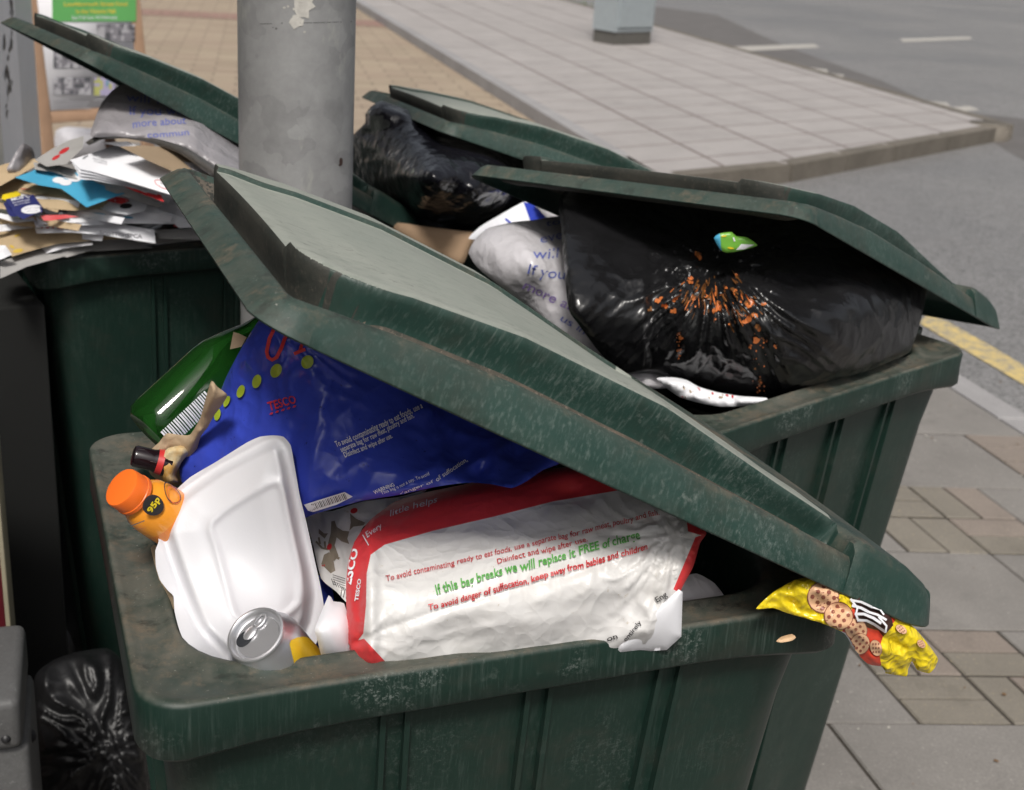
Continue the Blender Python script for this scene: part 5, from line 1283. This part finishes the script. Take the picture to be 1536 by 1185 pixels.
sheet('letter', [(205, 300), (250, 296), (305, 306), (304, 336), (250, 328), (200, 318)], [1.088, 1.092, 1.085, 1.066, 1.072, 1.08], [M_PAPER], 'broad white sheet under the lid edge at the right of the heap', 'letter')
sheet('newspaper', [(230, 345), (300, 342), (340, 350), (330, 360), (240, 358)], [1.04, 1.045, 1.04, 1.03, 1.03], [M_PAPERG], 'grey newsprint lying on the rim right of the charity envelope', 'newspaper', t=.004)
for k_ in range(10):
    x_, y_, z_ = ((20, 340, 1.058), (75, 334, 1.072), (150, 326, 1.08), (210, 322, 1.078), (120, 302, 1.10), (70, 300, 1.10), (215, 296, 1.10), (35, 312, 1.088), (160, 345, 1.05), (100, 352, 1.042))[k_]
    w_ = 34 + (k_ * 13) % 24; a_k = rad(-12 + (k_ * 29) % 30); ca_, sa_ = math.cos(a_k), math.sin(a_k)
    P_ = [(x_ + u * ca_ - v * sa_, y_ + (u * sa_ + v * ca_) * .55) for u, v in ((-w_, -9), (w_, -9), (w_, 9), (-w_, 9))]
    sheet('letter', P_, [z_ + .004, z_ + .004, z_ - .006, z_ - .006], [(M_PAPER, M_MANILA, M_PAPER)[k_ % 3]], 'thin letter edge showing between the larger envelopes of the heap', 'letter')
sheet('tissue', [(262, 300), (282, 296), (296, 325), (297, 338), (290, 342), (268, 340), (262, 325)], [1.085, 1.085, 1.07, 1.062, 1.058, 1.06, 1.07], [M_PAPER], 'crumpled white paper ball at the right end of the letters', 'paper', curl=.018, t=.01)
sheet('leaflet', [(60, 323), (100, 322), (118, 325), (76, 331), (66, 331)], [1.088, 1.088, 1.085, 1.08, 1.08], [M_REDI], 'red leaflet corner under the dark blue booklet', 'leaflet')
sheet('letter', [(-10, 318), (12, 322), (30, 329), (50, 326), (52, 331), (24, 334), (0, 327)], [1.08, 1.08, 1.078, 1.078, 1.074, 1.072, 1.074], [M_PAPER], 'white letter below the dark blue booklet', 'letter')
sheet('envelope', [(-10, 260), (25, 250), (60, 268), (100, 290), (150, 296), (180, 300), (170, 312), (110, 316), (60, 312), (0, 300)], [1.12, 1.13, 1.12, 1.11, 1.105, 1.10, 1.092, 1.09, 1.09, 1.095], [M_MANILA], 'broad manila envelope under the aqua leaflet', 'envelope', t=.003)
sheet('envelope', [(-20, 255), (10, 245), (52, 238), (60, 246), (20, 268), (-20, 290)], [1.14, 1.145, 1.15, 1.145, 1.13, 1.11], [M_MANILA], 'manila envelope at the far left of the heap', 'envelope', t=.003)
sheet('envelope', [(28, 278), (36, 276), (75, 278), (74, 290), (52, 293), (27, 288)], [1.112, 1.115, 1.115, 1.108, 1.105, 1.106], [M_MANILA, M_REDI], 'small brown envelope tucked above the dark blue booklet', 'envelope', prints=[STROKE([(31, 283), (46, 284)], 1.2, 1)])
sheet('leaflet', [(50, 291), (74, 292), (92, 300), (100, 308), (101, 322), (70, 321), (58, 310)], [1.10, 1.10, 1.096, 1.09, 1.084, 1.085, 1.092], [M_DARKL], 'charcoal leaflet right of the dark blue booklet', 'leaflet')
sheet('leaflet', [(4, 292), (26, 286), (32, 292), (12, 302), (2, 298)], [1.104, 1.106, 1.104, 1.098, 1.098], [M_YELL], 'bright yellow leaflet corner above the dark blue booklet', 'leaflet')
sheet('leaflet', [(5, 305), (14, 300), (28, 318), (24, 325), (14, 324)], [1.098, 1.10, 1.094, 1.09, 1.09], [M_NAVY], 'second dark blue leaflet under the booklet with a white oval', 'leaflet')
sheet('booklet', [(8, 299), (30, 294), (50, 292), (62, 308), (64, 318), (52, 321), (35, 329), (22, 322)], [1.105, 1.106, 1.106, 1.10, 1.095, 1.092, 1.088, 1.092], [M_NAVY, M_WHTI, M_GREYI], 'dark blue booklet with a white oval, left of the heap', 'booklet',
      prints=[ELL((48, 314), 16.5, 6.5, -6, 1), T('AWARD WINNER', (36, 315), (60, 312), 2.4, 2), T('of the year', (40, 318), (57, 316), 2, 2), T('MUSIC', (18, 301), (44, 296), 4, 1, 0, .03), T('festival', (20, 305), (43, 301), 2.6, 1), T('guide', (22, 308), (45, 304), 1.6, 1)], t=.002)
sheet('envelope', [(180, 292), (200, 290), (222, 304), (218, 316), (190, 322), (165, 318), (150, 312)], [1.105, 1.105, 1.10, 1.092, 1.088, 1.09, 1.094], [M_PAPER, M_BLKI], 'white envelope with a black oval stamp, right of the aqua leaflet', 'envelope', prints=[ELL((189, 309), 9.5, 4, -4, 1)])
sheet('leaflet', [(158, 300), (170, 294), (192, 298), (194, 302), (182, 306), (166, 303)], [1.106, 1.11, 1.106, 1.10, 1.10, 1.10], [M_REDI, M_PAPER], 'small red and white coupon beside the aqua leaflet', 'coupon', prints=[STROKE([(172, 301), (190, 300)], 2, 1)])
sheet('letter', [(50, 243), (90, 248), (140, 262), (190, 282), (246, 305), (238, 312), (190, 296), (130, 274), (80, 258), (52, 254)], [1.15, 1.15, 1.145, 1.13, 1.105, 1.10, 1.115, 1.135, 1.145, 1.145], [M_PAPERG], 'long folded grey sheet between the aqua leaflet and white envelopes', 'letter', t=.004)
sheet('leaflet', [(22, 266), (45, 258), (58, 251), (80, 252), (115, 259), (150, 276), (188, 290), (165, 298), (130, 311), (110, 296), (92, 283), (60, 278)], [1.135, 1.14, 1.142, 1.145, 1.145, 1.135, 1.122, 1.116, 1.11, 1.118, 1.125, 1.128], [M_AQUA, M_WHTI], 'bright aqua leaflet with a white clover mark, on top of the heap', 'leaflet',
      prints=[ELL((x, y), 9.5, 4.6, a, 1) for x, y, a in ((88, 270, 0), (103, 264, 10), (112, 268, 0), (98, 273.5, 0))] + [('hole',)][:0], t=.0015)
sheet('leaflet', [(150, 260), (172, 262), (200, 274), (240, 290), (246, 303), (200, 286), (165, 270)], [1.158, 1.158, 1.15, 1.138, 1.13, 1.138, 1.15], [M_REDI, M_PAPER], 'glossy red brochure edge under the white envelopes', 'brochure', prints=[ELL((190, 276), 12, 1.6, 24, 1), ELL((214, 286), 8, 1.4, 22, 1)], t=.003)
for k in range(4):
    d = 3 - k
    sheet('envelope', [(105 + d * 3, 240 + d * 5), (118 + d * 2, 236 + d * 4), (192, 212 + d), (215, 225 + d), (255, 255 + d), (276, 292 + d * 2), (262, 294 + d * 2), (196, 274 + d * 2.5), (140, 258 + d * 4), (120, 254 + d * 5)],
          [z - d * .004 for z in (1.178, 1.18, 1.195, 1.19, 1.175, 1.145, 1.142, 1.155, 1.165, 1.17)], [M_PAPER, M_GREYI, M_REDI], ('topmost white envelope with a red oval return mark', 'white envelope second from the top of the bundle', 'white envelope third from the top of the bundle', 'white envelope lowest in the bundle below the topmost one')[3 - k] if False else ('white envelope lowest in the fanned bundle', 'white envelope second up in the fanned bundle', 'white envelope third up in the fanned bundle', 'topmost white envelope, with a red oval return mark')[k], 'envelope',
          prints=[] if k < 3 else [STROKE([(246 + 14 * math.cos(t), 277 + 5.5 * math.sin(t) + 5 * math.cos(t)) for t in np.linspace(0, 6.283, 26)], .8, 2), T('UK MAIL', (240, 276), (256, 281), 3, 1, 0, .03), STROKE([(124, 238), (132, 233)], 2.5, 1), T('Return address', (138, 238), (160, 243), 2.6, 1), T('If undelivered', (140, 242), (160, 246), 2.2, 1)], t=.0012, curl=.002, seed=.3)
sheet('envelope', [(150, 214), (190, 212), (212, 222), (190, 222)], [1.20, 1.205, 1.20, 1.195], [M_PAPER], 'white envelope corner beneath the dark brown envelope', 'envelope')
sheet('envelope', [(180, 220), (215, 218), (262, 222), (300, 240), (320, 262), (318, 275), (256, 256), (220, 240)], [1.205, 1.207, 1.205, 1.19, 1.175, 1.165, 1.18, 1.195], [M_MANILAD, M_LINEN], 'dark brown window envelope at the top right of the heap', 'envelope', prints=[PG([(275, 242), (302, 246), (316, 260), (292, 258)], 1)], t=.002)
sheet('newspaper', [(52, 240), (80, 222), (104, 210), (126, 204), (124, 222), (100, 246), (70, 250)], [1.16, 1.17, 1.18, 1.185, 1.18, 1.165, 1.155], [M_PAPERG, M_REDI], 'crumpled newsprint left of the fanned white envelopes', 'newspaper', curl=.006, t=.008, prints=[ELL((96, 226), 9, 3, -30, 1), ELL((84, 236), 7, 2.5, -30, 1)])
M_DKBAG = M_BLK
fb = film('plastic_bag', [(128, 214), (140, 206), (155, 202), (190, 201), (240, 209), (280, 222), (330, 255), (360, 290), (330, 274), (272, 232), (226, 215), (190, 208), (154, 209), (134, 218)], [Z(115, 225, 1.19), Z(190, 202, 1.215), Z(280, 224, 1.21), Z(350, 280, 1.17), Z(150, 214, 1.205)], [plastic_film('dark_smoky_film', (.07, .065, .06), .3, var=.3), M_YELL], step=4, back=.05, bulge=.012, dmax=10, disp=creases(18, .006, 103), prints=[STROKE([(140, 214), (150, 208), (158, 200)], 2.5, 1), STROKE([(210, 212), (230, 216)], 3, 1)])
tag(fb, 'dark plastic bag rim folded over the top of the letters', 'plastic bag')
lbp = [T('will help', (190, 152), (280, 158), 12, 1), T('If you want', (196, 172), (292, 170), 13, 1), T('more about', (200, 192), (280, 186), 12, 1), T('commun', (222, 208), (284, 203), 9, 1)]
gbg = film('carrier_bag', [(136, 205), (142, 180), (152, 155), (168, 136), (185, 126), (230, 130), (300, 160), (370, 200), (380, 270), (352, 285), (320, 250), (280, 225), (230, 212), (180, 205)], [Z(140, 200, 1.22), Z(185, 128, 1.27), Z(300, 165, 1.24), Z(375, 210, 1.18), Z(360, 280, 1.15), Z(230, 212, 1.21)], [M_GREYF, M_BLUI], step=4.5, back=.15, bulge=.03, dmax=35, disp=crumple(70, .014, 107, rad(-40), 2), prints=lbp)
tag(gbg, 'smoky clear bag with blue handwriting print, behind the letters', 'carrier bag', 'carrier bags stuffed in the bins')
blk = film('refuse_sack', [(30, 45), (90, 62), (150, 95), (200, 115), (250, 150), (190, 145), (150, 122), (100, 92), (50, 62)], [Z(30, 50, 1.30), Z(100, 85, 1.30), Z(250, 150, 1.22), Z(190, 140, 1.24)], [M_BLK], step=4, back=.08, bulge=.01, dmax=12) if False else None
cl2 = film('plastic_bag', [(250, 330), (300, 326), (345, 340), (350, 352), (290, 356), (240, 352)], [Z(250, 332, 1.035), Z(345, 342, 1.035), Z(290, 356, 1.012)], [M_BLK, M_REDI], step=4, back=.02, bulge=.006, dmax=10, disp=creases(12, .006, 109), prints=[ELL((268, 338), 8, 3, 0, 1)])
tag(cl2, 'dark crumpled film scrap on the left rim by the paper ball', 'film')
gr = film('plastic_bag', [(10, 255), (20, 235), (34, 215), (48, 222), (52, 238), (30, 262)], [Z(15, 255, 1.14), Z(34, 216, 1.18), Z(50, 236, 1.15), Z(30, 262, 1.13)], [M_GREYF], step=4, back=.03, bulge=.008, dmax=12, disp=creases(14, .006, 113))
tag(gr, 'small crumpled clear film behind the manila envelopes', 'film')

# ------------------------------------------------------------------ behind on the left
M_WOOD = simple('light_wood_frame', (.40, .25, .16), .6, var=.15, vscale=6)
M_WOODD = simple('dark_wood', (.07, .035, .022), .7)
ab = empty('advertising_board'); AY = 6.0
# board axes: across runs to the right and slightly away
A0 = at_y(60, 185, AY); A1 = at_y(228, 178, AY + .45)
acr = (A1 - A0); acr[2] = 0; aw = np.linalg.norm(acr); acr /= aw
nrm = np.array([acr[1], -acr[0], 0])
up_ = np.array([0, 0, 1.0]) - nrm * .12; up_ /= np.linalg.norm(up_)
mm = Matrix.Identity(4)
for r in range(3): mm[r][0] = acr[r]; mm[r][1] = -nrm[r] if False else (np.cross(up_, acr))[r]; mm[r][2] = up_[r]; mm[r][3] = A0[r]
ab.matrix_world = mm
BH = .98; fw = .062
tag(ab, 'wooden pavement sign board holding a green-headed event poster', 'sign board')
def bb_(n, lo, hi, m, b=.004): return bev_box(n, lo, hi, [m], ab, b)
bb_('frame', (0, 0, -.30), (fw, .035, BH), M_WOOD); bb_('frame', (aw - fw, 0, -.30), (aw, .035, BH), M_WOOD); bb_('rail', (fw, .002, -.005), (aw - fw, .033, .055), M_WOOD); bb_('rail', (fw, .002, BH - .06), (aw - fw, .033, BH), M_WOOD)
bb_('back_leg', (.10, .20, -.30), (.15, .23, .9), M_WOODD); bb_('back_leg', (aw - .15, .20, -.30), (aw - .10, .23, .9), M_WOODD)
pw = aw - 2 * fw; ph = BH - .055 - .06
post = bev_box('poster', (fw, -.0, .055), (aw - fw, .004, BH - .06), [simple('poster_paper', (.78, .77, .80), .5, var=.03)], ab, 0)
# poster art in board coordinates (x across, z up), photo scale -> board scale
def px2b(x, y):
    d = rays([(x, y)])[0]; mi = ab.matrix_world.inverted(); o = mi @ Vector(EYE); v = mi.to_3x3() @ Vector(d); s = (-.003 - o.y) / v.y; q = o + v * s; return q.x, q.z
def art(name, polys, mat, dy=0.0):
    V, F = [], []
    for p in polys:
        b = len(V); V += [(q[0], -.004 - dy, q[1]) for q in p]; F.append(tuple(range(b, b + len(p))))
    me = mesh_from(V, F, name); o = link(name, me, post, [mat], smooth=False); return o
def rb_(x0, y0, x1, y1): return [px2b(x0, y0), px2b(x1, y0), px2b(x1, y1), px2b(x0, y1)]
M_PG = simple('poster_green', (.13, .42, .12), .5, var=.05); M_PYL = simple('poster_yellow', (.75, .60, .08), .5)
art('header_panel', [rb_(78, -8, 204, 32)], M_PG)
def blotch(name, x0, y0, x1, y1, cols, seed, cell=4):
    r = np.random.RandomState(seed); nx, ny = max(2, int((x1 - x0) / cell)), max(2, int((y1 - y0) / cell)); gs = [[] for _ in cols]
    for i in range(nx):
        for j in range(ny):
            v = vnoise(i * .7, j * .35, seed) * .5 + .5 + r.uniform(-.2, .2); k = int(np.clip(v * len(cols), 0, len(cols) - 1))
            gs[k].append(rb_(x0 + (x1 - x0) * i / nx, y0 + (y1 - y0) * j / ny, x0 + (x1 - x0) * (i + 1) / nx, y0 + (y1 - y0) * (j + 1) / ny))
    V, F, FM = [], [], []
    for k, g in enumerate(gs):
        for p in g:
            b = len(V); V += [(q[0], -.0045, q[1]) for q in p]; F.append((b, b + 1, b + 2, b + 3)); FM.append(k)
    link(name, mesh_from(V, F, name, FM), post, cols, smooth=False)
PGR = [simple('photo_dark', (.09, .09, .10), .5), simple('photo_mid', (.22, .21, .23), .5), simple('photo_light', (.42, .41, .43), .5)]
blotch('picture', 145, 36, 202, 62, PGR, 2); blotch('picture', 80, 62, 138, 102, PGR, 3); blotch('picture', 80, 116, 136, 142, PGR, 4, 3)
blotch('picture', 141, 116, 172, 143, [simple('photo_blue', (.16, .30, .40), .5), simple('photo_violet', (.40, .36, .52), .5), simple('photo_olive', (.45, .45, .15), .5)], 5)
def btext(s, x0, y0, x1, h, mat, bold=.01):
    TV, TF = text_geo(s, 0, bold); a = TV[:, 0].min(); b = TV[:, 0].max(); P0 = px2b(x0, y0); P1 = px2b(x1, y0); H = abs(px2b(x0, y0 - h)[1] - P0[1])
    V = [(P0[0] + (u - a) / (b - a) * (P1[0] - P0[0]), -.0052, P0[1] + v / .69 * H) for u, v in TV]
    link('lettering', mesh_from(V, TF, 'lettering'), post, [mat], smooth=False)
btext('Loughborough Street Food', 96, 9, 191, 6, M_PYL, .02); btext('in the Victoria Hall', 114, 20, 173, 6, M_PYL, .02); btext('Sat 9 & Sun 10 February', 108, 29, 176, 5, M_WHTI, .01)
for k, (x0, y, x1) in enumerate(((80, 149, 104), (80, 153, 134), (80, 157, 130), (141, 149, 168), (80, 162, 136))):
    art('text_line', [rb_(x0, y, x1, y + 1.3)], PGR[2])
# white bag on the ground behind the board
wbg = film('plastic_bag', [(84, 196), (100, 190), (130, 192), (160, 195), (165, 225), (150, 245), (90, 245), (80, 225)], [(84, 196, 6.9), (160, 195, 6.9), (90, 245, 6.9), (150, 245, 6.9)], [M_LINEN], step=6, back=.3, bulge=.1, dmax=30, disp=creases(30, .03, 121))
tag(wbg, 'white plastic bag standing behind the wooden sign board', 'plastic bag')
# grey door leaf / shutter post and the scribbled banner
M_SHUT = simple('pale_grey_shutter', (.52, .56, .60), .4, var=.05)
def upright(name, x0, x1, ytop, ybot, Y0, Y1, th, z0, z1, mats, label, cat):
    a = at_y(x0, ybot, Y0); b = at_y(x1, ybot, Y1); a[2] = b[2] = 0; d = (b - a) / np.linalg.norm(b - a); n = np.array([-d[1], d[0], 0])
    o = prism(name, [a[:2], b[:2], (b + n * th)[:2], (a + n * th)[:2]], z0, z1, mats); tag(o, label, cat); return o, a, b, n
upright('metal_door', 24, 62, 0, 225, 4.3, 5.0, .05, 0.0, 2.6, [M_SHUT], 'pale grey metal door leaf at the left, beside the scribbled banner', 'door')
M_BAN = simple('banner_white', (.88, .88, .90), .5, var=.05)
bn, a_, b_, n_ = upright('banner', -14, 38, 0, 238, 3.2, 3.75, .012, .85, 2.6, [M_BAN], 'white banner covered in black and red brush marks at the left edge', 'banner')
d_ = (b_ - a_); ln_ = np.linalg.norm(d_); d_ /= ln_
rs2 = random.Random(4)
for k in range(46):
    z = 1.0 + k * .022; u = rs2.uniform(.45, .92) * ln_; V = []; pts = []
    x, zz = u, z
    P = []
    for s in range(6):
        P.append((x, zz)); x += rs2.uniform(-.02, .02); zz += rs2.uniform(-.015, .02)
    w = rs2.uniform(.010, .026); VV, FF = [], []
    for (x, zz) in P:
        for sgn in (-1, 1):
            q = a_ + d_ * min(max(x + sgn * w / 2, .01), ln_ - .01) - n_ * .002; VV.append((q[0], q[1], zz + sgn * w * .3))
    for s in range(5): FF.append((2 * s, 2 * s + 1, 2 * s + 3, 2 * s + 2))
    o = link('brush_mark', mesh_from(VV, FF, 'brush_mark'), bn, [M_REDI if 1.42 < z < 1.62 and k % 2 == 0 else M_BLKI], smooth=False)
fr, *_ = upright('banner_pole', -16, 6, 0, 238, 3.1, 3.15, .03, 0.0, 2.6, [simple('cream_paint', (.5, .49, .45), .5)], 'cream painted pole carrying the banner at the left edge', 'pole')
# ------------------------------------------------------------------ low at the left
kc_ = at_z(30, 1038, .62); kb_ = at_z(38, 932, .62); gd_ = float(np.linalg.norm((kb_ - kc_)[:2]))
gbx = empty('grit_box', (kc_[0], kc_[1], 0), math.atan2(-(kb_ - kc_)[0], (kb_ - kc_)[1])); tag(gbx, 'squat dark grey lidded plastic box at the bottom left corner', 'box')
M_GB = paving_mat('grey_box_plastic', (.10, .10, .10), (.145, .145, .145), (.2, .2, .2), .5)
bev_box('lid', (-.45, -.02, .545), (0, gd_, .62), [M_GB], gbx, .012, 3); bev_box('body', (-.45, -.008, .0), (.006, gd_ - .01, .543), [M_GB], gbx, .01, 3)
stud = lathe('stud', [(.001, .007), (.006, .0055), (.009, .002), (.0095, 0)], [M_BLKI], parent=gbx, seg=20); stud.matrix_local = Matrix.Translation((.005, .05, .515)) @ Matrix.Rotation(rad(90), 4, 'Y')
stud2 = lathe('stud', [(.001, .004), (.004, .003), (.006, 0)], [M_BLKI], parent=gbx, seg=16); stud2.matrix_local = Matrix.Translation((-.02, -.021, .565)) @ Matrix.Rotation(rad(90), 4, 'X')
bev_box('yellow_sticker', (.0065, .06, .30), (.0085, .10, .38), [M_YELL], gbx, 0)
bs_ = film('refuse_sack', [(52, 1015), (80, 990), (115, 978), (160, 972), (182, 990), (200, 1060), (215, 1130), (222, 1240), (130, 1260), (50, 1240), (52, 1100)], [Z(60, 1010, .36), Z(160, 975, .36), Z(215, 1130, .22), Z(130, 1250, .04), Z(50, 1240, .05), Z(130, 1100, .26)], [plastic_film('dull_black_film', (.009, .009, .010), .45, var=.3, bst=.4, bs=30)], step=5, back=.25, bulge=.05, dmax=50,
            disp=lambda x, y: radial(165, 1130, 9, .022, 60, 260, 131)(x, y) + crumple(50, .010, 132)(x, y))
tag(bs_, 'tied black sack on the ground between the grey box and nearest bin', 'rubbish sack')
rbd = at_y(14, 925, 1.75)
rb_o = empty('display_stand', (rbd[0], rbd[1], 0), rad(10)); tag(rb_o, 'dark red panel with a cream edge at the left, below the letters', 'panel')
bev_box('panel', (-.30, 0, .0), (-.006, .03, .86), [simple('dark_red_paint', (.09, .008, .014), .4)], rb_o, .004); bev_box('edge_strip', (-.006, -.002, .0), (.001, .032, .86), [simple('cream_edge', (.30, .27, .19), .6)], rb_o, .001)
ch_ = bev_box('shade_filler', (-.5, .0, 0), (.012, 1.1, .925), [simple('shade_black', (.0055, .006, .0055), .9)], None, .003); ch_.location = binL.location; ch_.rotation_euler = binL.rotation_euler  # black box added where there is only deep shade
tag(ch_, 'added black chest in the shade, against the left side of the letter bin', 'filler')
# unseen wall, added to shade the left side
M_WALL = paving_mat('dark_shade_wall', (.10, .085, .08), (.15, .13, .12), (.2, .18, .16))
wl = bev_box('shade_wall', (-1.75, -2.5, 0), (-1.5, 3.4, 4.2), [M_WALL], None, .01); tag(wl, 'dark unseen wall added left of the bins to shade them', 'wall')
wl['kind'] = 'structure'

rl = random.Random(9)
M_LEAF = simple('dry_leaf', (.16, .09, .04), .8, var=.3); M_BIT = simple('pale_litter', (.5, .48, .42), .7)
V, F, FM = [], [], []
for k in range(220):
    if k < 120: q = gp(rl.uniform(-1.2, 1.8), rl.uniform(-1.4, .66)); z = .003
    else: q = gp(rl.uniform(-9, 0), rl.uniform(.85, 3.5)); z = -.018
    s_ = rl.uniform(.0015, .006); a0 = rl.uniform(0, 6); b = len(V); n_v = rl.randint(4, 6)
    for i in range(n_v): a_1 = a0 + 6.283 * i / n_v; rr = s_ * rl.uniform(.6, 1.3); V.append((q[0] + rr * math.cos(a_1), q[1] + rr * math.sin(a_1), z + rl.uniform(0, .002)))
    F.append(tuple(range(b, b + n_v))); FM.append(0 if rl.random() < .6 else 1)
tag(link('litter', mesh_from(V, F, 'litter', FM), None, [M_LEAF, M_BIT], smooth=False), 'fine grit and leaf bits scattered on the paving and road', 'litter', kind='stuff')
